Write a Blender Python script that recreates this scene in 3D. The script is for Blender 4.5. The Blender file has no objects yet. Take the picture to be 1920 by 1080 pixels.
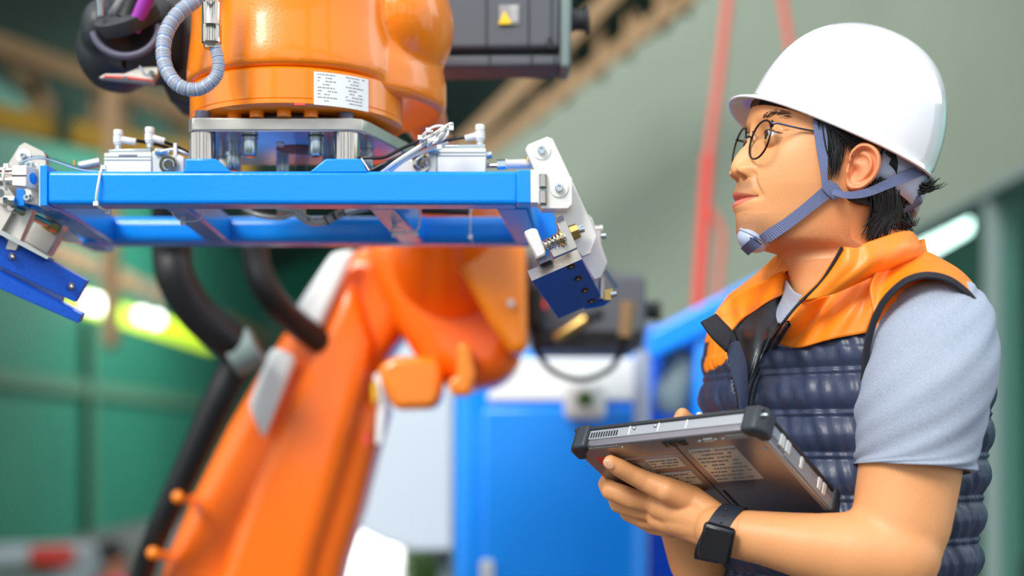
import bpy, bmesh, math, random
import numpy as np
from mathutils import Vector, Matrix
from mathutils.bvhtree import BVHTree
random.seed(7); np.random.seed(7)
sc = bpy.context.scene
COL = sc.collection
# ---------------------------------------------------------------- camera, sky, sun, exposure
F, HY, CZ = 2667.0, 829.0, 1.30
cam_d = bpy.data.cameras.new('camera'); cam = bpy.data.objects.new('camera', cam_d); COL.objects.link(cam)
cam.location = (0, 0, CZ); cam.rotation_euler = (math.pi/2, 0, 0)
cam_d.sensor_width = 36; cam_d.lens = F/1920*36; cam_d.shift_y = (HY-540)/1920
cam_d.clip_start = 0.05; cam_d.clip_end = 200
cam_d.dof.use_dof = True; cam_d.dof.focus_distance = 1.51; cam_d.dof.aperture_fstop = 1.9
sc.camera = cam
w = bpy.data.worlds.new('hall_daylight'); sc.world = w; w.use_nodes = True
bg = w.node_tree.nodes['Background']; bg.inputs[0].default_value = (0.86, 0.93, 1.0, 1); bg.inputs[1].default_value = 1.1
sun_d = bpy.data.lights.new('daylight', 'SUN'); sun_d.energy = 2.9; sun_d.angle = math.radians(24); sun_d.color = (1.0, .96, .9)
sun = bpy.data.objects.new('daylight', sun_d); COL.objects.link(sun)
sun.rotation_euler = Vector((0.42, 0.66, -0.62)).to_track_quat('-Z', 'Y').to_euler()
def area(name, loc, to, size, power, col=(1, 1, 1)):
    l = bpy.data.lights.new(name, 'AREA'); l.shape = 'SQUARE'; l.size = size; l.energy = power; l.color = col
    o = bpy.data.objects.new(name, l); COL.objects.link(o); o.location = loc
    o.rotation_euler = (Vector(to)-Vector(loc)).to_track_quat('-Z', 'Y').to_euler(); return o
area('hall_fill', (-.5, 8, 6.0), (-1, 10, 0), 3, 160)  # added fill light under the roof, no fixture modelled
area('side_fill', (3.2, 2.6, 3.2), (.4, 1.6, 1.5), 1.6, 16, (.9, 1, 1))  # fill light added from the right, aimed at the man
area('left_wall_fill', (-1.5, 21, 5.6), (-6.4, 22, 1.5), 3, 650)  # fill light added below the roof to lift the green left wall
area('office_fill', (4.4, 7.5, 4.0), (4.6, 8.5, 0), 2.0, 220, (.85,1,.95))  # unseen fill light added to brighten the room behind the glass
sc.view_settings.view_transform = 'Standard'; sc.view_settings.look = 'None'
sc.view_settings.exposure = 0.34; sc.view_settings.gamma = 1; sc.view_settings.use_curve_mapping = False
# ---------------------------------------------------------------- helpers
def P(px, py, d): return Vector(((px-960)/F*d, d, CZ+(HY-py)/F*d))
def PX(p): return (960+p[0]/p[1]*F, HY-(p[2]-CZ)/p[1]*F)
def S(px, d): return px*d/F
def lin(c):
    c = c/255; return c/12.92 if c <= .04045 else ((c+.055)/1.055)**2.4
def rgb(r, g, b): return (lin(r), lin(g), lin(b), 1)
MATS = {}
def mat(name, col, rough=.5, metal=0, bump=0, scale=60, var=0, coat=0, sss=0, emit=0, aniso=None, wave=None, attr=None, spec=.5):
    m = bpy.data.materials.new(name); m.use_nodes = True; nt = m.node_tree; b = nt.nodes['Principled BSDF']
    b.inputs['Base Color'].default_value = col; b.inputs['Roughness'].default_value = rough; b.inputs['Metallic'].default_value = metal
    b.inputs['Coat Weight'].default_value = coat; b.inputs['Coat Roughness'].default_value = .08
    b.inputs['Specular IOR Level'].default_value = spec
    tc = nt.nodes.new('ShaderNodeTexCoord')
    if sss:
        b.inputs['Subsurface Weight'].default_value = sss; b.inputs['Subsurface Radius'].default_value = (.012, .005, .003); b.inputs['Subsurface Scale'].default_value = 1
    if emit:
        b.inputs['Emission Color'].default_value = col; b.inputs['Emission Strength'].default_value = emit
    mp = nt.nodes.new('ShaderNodeMapping'); nt.links.new(tc.outputs['Object'], mp.inputs[0])
    if aniso: mp.inputs['Scale'].default_value = aniso
    nz = nt.nodes.new('ShaderNodeTexNoise'); nz.inputs['Scale'].default_value = scale; nz.inputs['Detail'].default_value = 4
    nt.links.new(mp.outputs[0], nz.inputs['Vector'])
    src = None
    if attr:
        a = nt.nodes.new('ShaderNodeAttribute'); a.attribute_name = attr; src = a.outputs['Color']
    if var:
        mx = nt.nodes.new('ShaderNodeMix'); mx.data_type = 'RGBA'; mx.blend_type = 'MULTIPLY'; mx.inputs[0].default_value = 1
        mr = nt.nodes.new('ShaderNodeMapRange'); mr.inputs[1].default_value = .3; mr.inputs[2].default_value = .7
        mr.inputs[3].default_value = 1-var; mr.inputs[4].default_value = 1+var
        nt.links.new(nz.outputs[0], mr.inputs[0])
        if src: nt.links.new(src, mx.inputs[6])
        else: mx.inputs[6].default_value = col
        nt.links.new(mr.outputs[0], mx.inputs[7]); src = mx.outputs[2]
    if src: nt.links.new(src, b.inputs['Base Color'])
    if bump or wave:
        bp = nt.nodes.new('ShaderNodeBump'); bp.inputs['Distance'].default_value = .002
        if wave:
            wv = nt.nodes.new('ShaderNodeTexWave'); wv.inputs['Scale'].default_value = wave[0]; wv.bands_direction = wave[1]
            nt.links.new(tc.outputs['Object'], wv.inputs['Vector']); nt.links.new(wv.outputs[0], bp.inputs['Height']); bp.inputs['Strength'].default_value = wave[2]
            if len(wave) > 3: bp.inputs['Distance'].default_value = wave[3]
        else:
            nt.links.new(nz.outputs[0], bp.inputs['Height']); bp.inputs['Strength'].default_value = bump
        nt.links.new(bp.outputs[0], b.inputs['Normal'])
    MATS[name] = m; return m
class MB:
    def __init__(s): s.v = []; s.f = []
    def add(s, vs, fs):
        o = len(s.v); s.v += [tuple(v) for v in vs]; s.f += [tuple(i+o for i in f) for f in fs]; return s
    def hexa(s, b4, t4):   # bottom loop, top loop
        return s.add(list(b4)+list(t4), [(3,2,1,0),(4,5,6,7),(0,1,5,4),(1,2,6,5),(2,3,7,6),(3,0,4,7)])
    def box(s, a, b):
        x0,y0,z0 = a; x1,y1,z1 = b
        return s.hexa([(x0,y0,z0),(x1,y0,z0),(x1,y1,z0),(x0,y1,z0)], [(x0,y0,z1),(x1,y0,z1),(x1,y1,z1),(x0,y1,z1)])
    def obox(s, c, ax, ay, az):  # half vectors
        c, ax, ay, az = map(Vector, (c, ax, ay, az))
        return s.hexa([c-ax-ay-az, c+ax-ay-az, c+ax+ay-az, c-ax+ay-az], [c-ax-ay+az, c+ax-ay+az, c+ax+ay+az, c-ax+ay+az])
    def beam(s, a, b, w, h, up=(0,0,1)):
        a, b = Vector(a), Vector(b); t = (b-a); L = t.length; t.normalize(); up = Vector(up)
        sd = t.cross(up)
        if sd.length < 1e-4: sd = Vector((1,0,0))
        sd.normalize(); u = sd.cross(t)
        return s.obox((a+b)/2, t*L/2, sd*w/2, u*h/2)
    def prism(s, pts, vec):
        pts = [Vector(p) for p in pts]; vec = Vector(vec); n = len(pts)
        fs = [tuple(range(n))[::-1], tuple(range(n, 2*n))]+[(i, (i+1) % n, (i+1) % n+n, i+n) for i in range(n)]
        return s.add(pts+[p+vec for p in pts], fs)
    def pp(s, pix, d, th):      # polygon in the plane Y=d (pixels read at that distance), th metres thick
        return s.prism([P(x, y, d) for x, y in pix], (0, th, 0))
    def pbox(s, x0, y0, x1, y1, d, th): return s.pp([(x0,y0),(x0,y1),(x1,y1),(x1,y0)], d, th)
    def tube(s, path, rad, n=12, caps=True, closed=False, flat=1.0, flatdir=None):
        path = [Vector(p) for p in path]; m = len(path)
        if not hasattr(rad, '__len__'): rad = [rad]*m
        vs = []; fs = []; prev = None
        for i in range(m):
            if closed: t = path[(i+1) % m]-path[i-1]
            else: t = path[min(i+1, m-1)]-path[max(i-1, 0)]
            t = t.normalized() if t.length > 1e-9 else Vector((0,0,1))
            if flatdir is not None:
                a = Vector(flatdir); a = (a-t*a.dot(t)).normalized()
            elif prev is None:
                a = Vector((0,0,1)) if abs(t.z) < .9 else Vector((1,0,0)); a = (a-t*a.dot(t)).normalized()
            else: a = (prev-t*prev.dot(t)).normalized()
            prev = a; b = t.cross(a)
            for k in range(n):
                q = 2*math.pi*k/n
                vs.append(path[i]+(a*math.cos(q)*flat+b*math.sin(q))*rad[i])
        R = m if closed else m-1
        for i in range(R):
            for k in range(n):
                j = (i+1) % m
                fs.append((i*n+k, i*n+(k+1) % n, j*n+(k+1) % n, j*n+k))
        if caps and not closed:
            fs.append(tuple(range(n))[::-1]); fs.append(tuple((m-1)*n+k for k in range(n)))
        return s.add(vs, fs)
    def cyl(s, a, b, r, n=24, r2=None): return s.tube([a, b], [r, r if r2 is None else r2], n)
    def lathe(s, c, prof, n=48, axis=(0,0,1), cap=True):
        c = Vector(c); ax = Vector(axis).normalized()
        a = Vector((1,0,0)) if abs(ax.x) < .9 else Vector((0,1,0)); a = (a-ax*a.dot(ax)).normalized(); b = ax.cross(a)
        vs = []; fs = []; m = len(prof)
        for r, h in prof:
            for k in range(n):
                q = 2*math.pi*k/n; vs.append(c+ax*h+(a*math.cos(q)+b*math.sin(q))*r)
        for i in range(m-1):
            for k in range(n): fs.append((i*n+k, i*n+(k+1) % n, (i+1)*n+(k+1) % n, (i+1)*n+k))
        if cap: fs.append(tuple(range(n))[::-1]); fs.append(tuple((m-1)*n+k for k in range(n)))
        return s.add(vs, fs)
    def ball(s, c, r, ax=None, n=20):
        c = Vector(c)
        if ax is None: ax = (Vector((1,0,0)), Vector((0,1,0)), Vector((0,0,1)))
        if not hasattr(r, '__len__'): r = (r, r, r)
        vs = []; fs = []; m = n//2
        for i in range(m+1):
            th = math.pi*i/m
            for k in range(n):
                q = 2*math.pi*k/n
                vs.append(c+ax[0]*r[0]*math.sin(th)*math.cos(q)+ax[1]*r[1]*math.sin(th)*math.sin(q)+ax[2]*r[2]*math.cos(th))
        for i in range(m):
            for k in range(n): fs.append((i*n+k, (i+1)*n+k, (i+1)*n+(k+1) % n, i*n+(k+1) % n))
        return s.add(vs, fs)
    def grid(s, A, cu=False, cv=False):   # A: rows x cols x 3
        R, C = len(A), len(A[0]); vs = [tuple(p) for row in A for p in row]; fs = []
        for i in range(R if cu else R-1):
            for k in range(C if cv else C-1):
                fs.append((i*C+k, i*C+(k+1) % C, ((i+1) % R)*C+(k+1) % C, ((i+1) % R)*C+k))
        return s.add(vs, fs)
    def build(s, name, m, parent=None, bevel=0, seg=2, angle=40, smooth=True, label=None, solid=0, fix=True, sub=0):
        me = bpy.data.meshes.new(name); o = bpy.data.objects.new(name, me); COL.objects.link(o)
        off = Vector((0,0,0)); p = parent
        while p: off += p.location; p = p.parent
        if parent is None and s.v:
            a = np.array(s.v); off = Vector(((a[:,0].min()+a[:,0].max())/2, (a[:,1].min()+a[:,1].max())/2, a[:,2].min())); o.location = off
        me.from_pydata([(v[0]-off.x, v[1]-off.y, v[2]-off.z) for v in s.v], [], s.f)
        if fix:
            bm = bmesh.new(); bm.from_mesh(me); bmesh.ops.remove_doubles(bm, verts=bm.verts, dist=1e-6)
            bmesh.ops.recalc_face_normals(bm, faces=bm.faces); bm.to_mesh(me); bm.free()
        me.materials.append(m)
        if smooth:
            me.shade_smooth(); me.set_sharp_from_angle(angle=math.radians(angle))
        if parent: o.parent = parent
        if solid:
            md = o.modifiers.new('thickness', 'SOLIDIFY'); md.thickness = solid; md.offset = 0
        if sub: md = o.modifiers.new('sub', 'SUBSURF'); md.levels = sub; md.render_levels = sub
        if bevel:
            md = o.modifiers.new('bevel', 'BEVEL'); md.width = bevel; md.segments = seg; md.limit_method = 'ANGLE'; md.angle_limit = math.radians(35); md.harden_normals = False
        if label: o['label'] = label
        return o
def thing(name, loc, label, cat, group=None):
    o = bpy.data.objects.new(name, None); COL.objects.link(o); o.location = loc; o.empty_display_size = .05
    o['label'] = label; o['category'] = cat
    if group: o['group'] = group
    return o
def tag(o, label, cat, group=None, kind=None):
    if label: o['label'] = label
    if cat: o['category'] = cat
    if group: o['group'] = group
    if kind: o['kind'] = kind
    return o
def struct(o): o['kind'] = 'structure'; return o
def crom(pts, n=8, closed=False):
    pts = [np.array(p, float) for p in pts]; m = len(pts); out = []
    for i in range(m if closed else m-1):
        if closed: p0, p1, p2, p3 = pts[i-1], pts[i], pts[(i+1) % m], pts[(i+2) % m]
        else:
            p1, p2 = pts[i], pts[i+1]; p0 = pts[i-1] if i else 2*p1-p2; p3 = pts[i+2] if i+2 < m else 2*p2-p1
        for k in range(n):
            t = k/n; out.append(.5*((2*p1)+(-p0+p2)*t+(2*p0-5*p1+4*p2-p3)*t*t+(-p0+3*p1-3*p2+p3)*t**3))
    if not closed: out.append(pts[-1])
    return out
def pix_path(pts, n=8): return [P(*q) for q in crom(pts, n)]
def evalmesh(o):
    dg = bpy.context.evaluated_depsgraph_get(); dg.update(); e = o.evaluated_get(dg); me = e.to_mesh()
    M = o.matrix_world if o.parent is None else Matrix.Translation(o.location)
    vs = [tuple(v.co+o.location) for v in me.vertices]; fs = [tuple(p.vertices) for p in me.polygons]; e.to_mesh_clear(); return vs, fs
def voxel(mb, size, it=4, fac=.5):
    o = mb.build('tmp', MATS['skin'], fix=False); r = o.modifiers.new('r', 'REMESH'); r.mode = 'VOXEL'; r.voxel_size = size
    if it: sm = o.modifiers.new('s', 'SMOOTH'); sm.iterations = it; sm.factor = fac
    vs, fs = evalmesh(o); me = o.data; bpy.data.objects.remove(o); bpy.data.meshes.remove(me)
    out = MB(); out.add(vs, fs); return out
def capsules(mb, chain, n=16):   # chain of (px,py,d,r_px); round joints
    pts = [(P(a, b, d), S(r, d)) for a, b, d, r in chain]
    for (p, r) in pts: mb.ball(p, r, n=n)
    for (p, r), (q, t) in zip(pts, pts[1:]): mb.tube([p, q], [r, t], n)
def bvh_of(mb): return BVHTree.FromPolygons([Vector(v) for v in mb.v], mb.f)
def hit(bvh, px, py, off=0.0, dflt=None):
    o = Vector((0, 0, CZ)); r = (P(px, py, 1)-o).normalized(); h = bvh.ray_cast(o, r)
    if h[0] is None: return (P(px, py, dflt) if dflt else None), -r
    n = h[1] if h[1].dot(r) < 0 else -h[1]
    return h[0]-r*off, n
def inside(px, py, poly):
    c = False; j = len(poly)-1
    for i in range(len(poly)):
        if (poly[i][1] > py) != (poly[j][1] > py) and px < (poly[j][0]-poly[i][0])*(py-poly[i][1])/(poly[j][1]-poly[i][1])+poly[i][0]: c = not c
        j = i
    return c
def ribbon(mb, pts, widths, norms, th=.0012):
    pts = [Vector(p) for p in pts]; rows = []
    for i, p in enumerate(pts):
        t = (pts[min(i+1, len(pts)-1)]-pts[max(i-1, 0)]).normalized(); n = norms[i]; n = (n-t*n.dot(t)).normalized(); sd = t.cross(n)
        wv = widths[i]/2
        rows.append([p-sd*wv+n*th, p+sd*wv+n*th, p+sd*wv-n*th, p-sd*wv-n*th])
    return mb.grid(rows, cv=True)
# ---------------------------------------------------------------- materials
def M(k): return MATS[k]
mat('skin', rgb(232,160,104), .42, sss=.08, bump=.12, scale=900, var=.05, attr='tint', spec=.4)
mat('orange_paint', rgb(255,136,6), .28, coat=.5, bump=.12, scale=420, spec=.5)
mat('orange_smooth', rgb(255,138,8), .25, coat=.4)
mat('orange_arm', rgb(255,114,6), .3, coat=.4)
mat('blue_paint', rgb(0,146,255), .25, spec=.35, coat=.2, bump=.16, scale=160)
mat('blue_gloss', rgb(0,144,255), .25, coat=.2)
mat('blue_jaw', rgb(12,92,214), .3, bump=.1, scale=300, var=.12, metal=.25)
mat('brushed_steel', rgb(190,184,176), .3, 1, bump=.15, scale=90, aniso=(1,1,14), var=.08)
mat('steel_plate', rgb(196,192,184), .38, .75, bump=.1, scale=30, var=.08)
mat('mirror_plate', rgb(205,200,205), .16, 1)
mat('chrome', rgb(200,192,182), .12, 1)
mat('zinc', rgb(196,208,212), .25, 1)
mat('white_alu', rgb(232,230,226), .42, .25, bump=.05, scale=90)
mat('alu_grey', rgb(196,200,196), .4, .6)
mat('white_plastic', rgb(226,226,224), .4)
mat('black_plastic', rgb(42,44,48), .45, bump=.2, scale=500)
mat('dark_motor', rgb(84,88,96), .55, bump=.15, scale=420)
mat('black_rubber', rgb(18,19,22), .45)
mat('brass', rgb(190,160,96), .3, 1)
mat('white_shell', rgb(244,246,250), .12, coat=.8)
mat('white_label', rgb(240,244,244), .4)
mat('label_grey', rgb(150,150,152), .5)
mat('ink', rgb(108,106,108), .6)
mat('yellow_sign', rgb(250,205,30), .5)
mat('purple_hose', rgb(160,52,170), .4)
mat('grey_hose', rgb(140,140,140), .5)
mat('webbing', rgb(118,130,172), .75, wave=(330,'DIAGONAL',.8,.0008))
mat('far_skin', rgb(205,140,105), .6)
mat('brow', rgb(74,50,40), .6)
mat('olive', rgb(56,100,76), .8)
mat('webbing_dark', rgb(86,98,140), .7)
mat('cup_plastic', rgb(176,188,212), .4)
mat('knob_grey', rgb(92,92,112), .5)
mat('hair_black', rgb(16,15,17), .38)
mat('vest_orange', rgb(255,138,24), .42, bump=.6, scale=55, aniso=(1,1,.45), var=.05)
mat('vest_navy', rgb(48,58,84), .4, bump=.7, scale=60, aniso=(1,1,.45), var=.1)
mat('vest_lining', rgb(38,44,50), .35, bump=.9, scale=45)
mat('black_fabric', rgb(34,34,42), .8, bump=.3, scale=300)
mat('zip_dark', rgb(46,48,60), .5, wave=(120,'Z',.8))
mat('grey_cotton', rgb(160,170,188), .9, bump=.5, scale=650, var=.14)
mat('trouser_cloth', rgb(36,40,56), .9)
mat('watch_black', rgb(14,16,24), .25)
mat('watch_band', rgb(30,36,50), .6)
mat('screen_glass', rgb(6,8,16), .06, coat=1)
mat('tablet_case', rgb(150,146,150), .3, .85, bump=.05, scale=60)
mat('tablet_side', rgb(176,180,184), .4, .6)
mat('tablet_rubber', rgb(44,50,58), .5)
mat('lens_metal', rgb(40,24,28), .3, .6)
mat('temple_metal', rgb(120,124,150), .25, 1)
mat('eye_white', rgb(230,224,220), .12, coat=1, attr='tint')
mat('green_wall', rgb(24,112,88), .6, wave=(3.2,'DIAGONAL',1.0,.05), var=.08, scale=.7)
mat('roof_green', rgb(22,58,46), .8, var=.25, scale=.8)
mat('truss_tan', rgb(140,112,78), .7, var=.1, scale=3)
mat('truss_yellow', rgb(160,122,24), .7)
mat('wall_grey', rgb(126,138,124), .8, var=.03, scale=2)
mat('frame_grey', rgb(120,138,136), .6)
mat('teal_far', rgb(84,150,138), .7, var=.1, scale=2)
mat('concrete', rgb(84,84,84), .7, var=.1, scale=5)
mat('cabinet_grey', rgb(196,208,214), .6)
mat('red_paint', rgb(225,70,60), .6)
mat('red_strap', rgb(214,104,90), .7)
mat('red_lamp', rgb(255,40,40), .4, emit=.8)
mat('lamp_white', (1,1,1,1), .5, emit=5)
mat('lamp_lime', rgb(190,225,40), .5, emit=.9)
mat('daylight_pane', (1,1,1,1), .5, emit=1.6)
mat('leaf_green', rgb(60,96,40), .7, var=.3, scale=8)
mat('pink_cloth', rgb(200,50,100), .8)
m = bpy.data.materials.new('clear_glass'); m.use_nodes = True; nt = m.node_tree; nt.nodes.clear()
o_ = nt.nodes.new('ShaderNodeOutputMaterial'); mx = nt.nodes.new('ShaderNodeMixShader'); tr = nt.nodes.new('ShaderNodeBsdfTransparent'); gl = nt.nodes.new('ShaderNodeBsdfGlossy')
gl.inputs['Roughness'].default_value = .03; tr.inputs[0].default_value = (.95,.975,.965,1); fr = nt.nodes.new('ShaderNodeLayerWeight'); fr.inputs[0].default_value = .12
fm = nt.nodes.new('ShaderNodeMath'); fm.operation = 'MULTIPLY'; fm.inputs[1].default_value = .16; nt.links.new(fr.outputs[1], fm.inputs[0]); nt.links.new(fm.outputs[0], mx.inputs[0]); nt.links.new(tr.outputs[0], mx.inputs[1]); nt.links.new(gl.outputs[0], mx.inputs[2]); nt.links.new(mx.outputs[0], o_.inputs[0]); MATS['clear_glass'] = m
m = m.copy(); m.name = 'window_glass'; m.node_tree.nodes['Transparent BSDF'].inputs[0].default_value = (.70,.86,.82,1); m.node_tree.nodes['Glossy BSDF'].inputs['Roughness'].default_value = .12; MATS['window_glass'] = m
m = m.copy(); m.name = 'clear_tube'; m.node_tree.nodes['Transparent BSDF'].inputs[0].default_value = (.72,.80,.90,1); m.node_tree.nodes['Layer Weight'].inputs[0].default_value = .35; MATS['clear_tube'] = m
mat('spiral_wrap', rgb(205,208,214), .3, coat=.4)
MATS['spiral_wrap'].node_tree.nodes['Principled BSDF'].inputs['Alpha'].default_value = .3
mat('wrapped_core', rgb(140,164,204), .35)
# ================================================================ SETTING
m = MB(); m.box((-12, -2, -.1), (9, 40, 0)); struct(m.build('floor', M('concrete'), smooth=False))
# unseen low wall, columns and beam, added as dark shapes for chrome reflections
m = MB(); m.box((-7, -2.6, 0), (7, -2.4, 1.15)); struct(m.build('wall_for_reflection', M('wall_grey'), smooth=False))
for x_ in (-3.4, -1.35, 1.15, 3.3):
    m = MB(); m.box((x_-.16, -2.4, 0), (x_+.16, -2.1, 5.2)); struct(m.build('trim_reflection_column', M('roof_green'), smooth=False))
m = MB(); m.box((-7, -2.45, 3.3), (7, -2.15, 3.6)); struct(m.build('trim_reflection_beam', M('roof_green'), smooth=False))
# left green wall of the hall, running away from the camera
m = MB(); m.box((-6.2, 3, 0), (-6.0, 40, 3.05)); struct(m.build('wall_left', M('green_wall'), smooth=False))
m = MB(); m.box((-6.0, 36, 0), (3.2, 36.2, 9)); struct(m.build('wall_back', M('green_wall'), smooth=False))
post = MB(); post.box((-5.98, 19.8, 0), (-5.86, 20.0, 3.0)); struct(post.build('trim_1', M('olive'), smooth=False))
m = MB(); m.box((-5.99, 3, 1.95), (-5.9, 36, 2.15)); struct(m.build('trim_2', M('olive'), smooth=False))
# clerestory: lime glazing strip with bright lamps behind
m = MB(); m.box((-6.06, 19.3, 3.12), (-5.99, 28.5, 3.40)); struct(m.build('window_1', M('lamp_lime'), smooth=False))
m = MB(); m.box((-6.3, 3, 3.7), (-6.0, 40, 3.95)); struct(m.build('trim_3', M('truss_tan'), smooth=False))
m = MB(); m.box((-6.2, 3, 3.05), (-6.06, 40, 3.7)); m.box((-6.2, 3, 3.9), (-6.05, 40, 5.6)); struct(m.build('wall_upper', M('green_wall'), smooth=False))
# roof: two slopes of dark green sheeting
m = MB(); m.hexa([(-6.4, 5.5, 5.4), (1.0, 5.5, 8.6), (1.0, 40, 8.6), (-6.4, 40, 5.4)], [(-6.4, 5.5, 5.5), (1.0, 5.5, 8.7), (1.0, 40, 8.7), (-6.4, 40, 5.5)])
m.hexa([(1.0, 5.5, 8.6), (9, 5.5, 5.4), (9, 40, 5.4), (1.0, 40, 8.6)], [(1.0, 5.5, 8.7), (9, 5.5, 5.5), (9, 40, 5.5), (1.0, 40, 8.7)])
struct(m.build('ceiling', M('roof_green'), smooth=False))
# grey partition facing the camera with its raked top under the truss, and grey wall with glazing at the right
D = 9.0
m = MB(); m.pp([(700, 500), (700, 830+1.3/D*F), (1640, 830+1.3/D*F), (1640, -330), (1500, -150), (1330, -22), (1100, 148), (900, 296), (800, 370)], D, .15); struct(m.build('wall_partition', M('wall_grey'), smooth=False))
XR = (1640-960)/F*D
m = MB(); m.box((XR, 2.8, 2.52), (XR+.15, D, 5.6)); struct(m.build('wall_right', M('wall_grey'), smooth=False))
g = MB()
for y0, y1 in ((2.9, 4.6), (4.66, 6.85), (6.95, 8.9)):
    p_ = MB(); p_.box((XR+.06, y0, .12), (XR+.075, y1, 2.495)); struct(p_.build('window_2', M('window_glass'), smooth=False))
for k, y in enumerate((4.6, 6.85, 8.88)):
    p_ = MB(); p_.box((XR, y, 0), (XR+.14, y+.08, 2.5)); struct(p_.build('trim_4', M('frame_grey'), smooth=False))
p_ = MB(); p_.box((XR-.02, 2.9, 2.49), (XR+.15, 9, 2.53)); struct(p_.build('trim_5', M('frame_grey'), smooth=False))
p_ = MB(); p_.box((XR, 2.9, 0), (XR+.14, 9, .12)); struct(p_.build('trim_6', M('frame_grey'), smooth=False))
p_ = MB(); p_.box((6.2, 3, 0), (6.3, 16, 4.2)); struct(p_.build('wall_far_right', M('teal_far'), smooth=False))
p_ = MB(); p_.box((XR+.15, 3, 4.2), (6.3, 16, 4.3)); struct(p_.build('ceiling_office', M('teal_far'), smooth=False))
p_ = MB(); p_.box((XR+.15, 15.9, 0), (6.3, 16, 4.3)); struct(p_.build('wall_office_end', M('teal_far'), smooth=False))
# tubular lamp seen through the glass, bright doorway beyond
lt = thing('ceiling_light', P(1760, 432, 9.6), 'bright white tube light seen through the glass right of the neck', 'light')
l = MB(); l.beam(P(1660, 497, 10.6), P(1798, 412, 9.0), .18, .17); l.build('diffuser', M('lamp_white'), lt, bevel=.04)
l = MB(); l.beam(P(1660, 497, 10.6)+Vector((0,0,.12)), P(1798, 412, 9.0)+Vector((0,0,.12)), .24, .05); l.build('housing', M('frame_grey'), lt)
dr = thing('doorway', P(1874, 1000, 13), 'bright white daylight doorway behind the glass at the right edge', 'doorway')
l = MB(); l.pbox(1846, 852, 1898, 1008, 13, .05); l.build('daylight_panel', M('daylight_pane'), dr)
l = MB(); l.pbox(1846, 960, 1898, 1010, 12.9, .05); l.build('low_barrier', M('red_strap'), dr)
l = MB(); l.pbox(1838, 846, 1846, 829+1.3/12.9*F, 12.9, .1); l.pbox(1898, 846, 1906, 829+1.3/12.9*F, 12.9, .1); l.build('door_frame', M('frame_grey'), dr)
# trusses
t = thing('roof_truss', P(1100, 150, 8.2), 'tan steel truss climbing along the raked top of the grey wall', 'truss')
def mem(t, a, b, w, name, d, mt='truss_tan'):
    q = MB(); q.beam(P(*a, d), P(*b, d), S(w, d), S(w, d), up=(0,1,0)); q.build(name, M(mt), t, smooth=False)
mem(t, (1345, -48), (890, 299), 26, 'bottom_chord', 8.2)
mem(t, (1190, -50), (840, 300), 28, 'top_chord', 8.2)
for a, b in (((1300, -30), (1285, 30)), ((1236, -70), (1240, 60)), ((1180, 20), (1178, 110)), ((1120, 40), (1128, 150)), ((1065, 70), (1062, 195)), ((1000, 140), (1010, 230)), ((1300,-30),(1240,60)), ((1178,20),(1215,75))):
    mem(t, a, b, 17, 'strut', 8.25)
t = thing('roof_truss', P(100, 150, 11), 'pale tan roof truss high at the left behind the black clamp', 'truss')
mem(t, (-60, 62), (470, 255), 36, 'bottom_chord', 11)
mem(t, (-60, -150), (470, 60), 30, 'top_chord', 11)
for a, b in (((75, 115), (60, 250)), ((190, 160), (175, 262)), ((232, 170), (230, 262)), ((0, 95), (120, 225)), ((300,200),(400,300))):
    mem(t, a, b, 24, 'strut', 11.05)
t = thing('crane_beam', P(150, 250, 9.5), 'dull yellow crane runway beam crossing the upper left', 'beam')
mem(t, (-80, 205), (470, 322), 44, 'flange', 9.5, 'truss_yellow'); mem(t, (118, 190), (122, 260), 22, 'hanger', 9.4, 'roof_green')
t = thing('hanging_pole', P(210, 650, 8.5), 'pale tan hanging pole left of the black hoses', 'pole')
mem(t, (216, -700), (208, 640), 26, 'pole', 8.5); 
q = MB(); q.ball(P(208, 642, 8.5), S(14, 8.5)); q.build('end_cap', M('truss_tan'), t)
for i, (x, y, r, mt) in enumerate(((172, 568, 20, 0), (192, 572, 20, 0), (266, 592, 15, 0), (292, 599, 16, 0), (330, 608, 17, 1))):
    t = thing('wall_lamp', P(x, y, 5.93*F/(960-x)), ['round white lamp, leftmost above the green wall', 'round white lamp beside the leftmost one', 'round white lamp right of the hanging pole', 'white lamp second from the right in the lamp row', 'yellow green lamp ending the row beside the black hose'][i], 'lamp', 'lamps in the strip above the green wall')
    q = MB(); d_ = 5.93*F/(960-x); q.ball(P(x, y, d_), S(r, d_)*.7); q.build('globe', M('lamp_lime' if mt else 'lamp_white'), t)
    q = MB(); q.cyl(P(x, y, d_)+Vector((0,0,.05)), P(x, y, d_)+Vector((0,0,.6)), .03, 8); q.build('stem', M('frame_grey'), t)
t = thing('hanging_cable', P(1320, 560, 5), 'red hanging hoist cable with a thicker lower end', 'cable')
q = MB(); q.tube([P(*a) for a in ((1372, -60, 5), (1350, 130, 5), (1328, 300, 5))], S(9, 5), 8); q.build('cable', M('red_strap'), t)
q = MB(); q.tube([P(*a) for a in ((1328, 290, 5), (1322, 380, 5), (1306, 620, 5))], S(11, 5), 8); q.build('pendant', M('red_paint'), t)
q = MB(); q.tube(pix_path(((1326, 385, 5), (1352, 430, 5), (1352, 480, 5), (1340, 600, 5))), S(6, 5), 8); q.build('loop', M('red_strap'), t)
t = thing('hanging_cable', P(1480, 80, 5), 'thin red cable hanging just above the helmet', 'cable')
q = MB(); q.tube([P(1458, -60, 5), P(1484, 110, 5)], S(8, 5), 8); q.build('cable', M('red_strap'), t)
q = MB(); q.cyl(P(1483, 105, 5), P(1487, 135, 5), S(11, 5), 8); q.build('hook_block', M('red_strap'), t)
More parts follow.
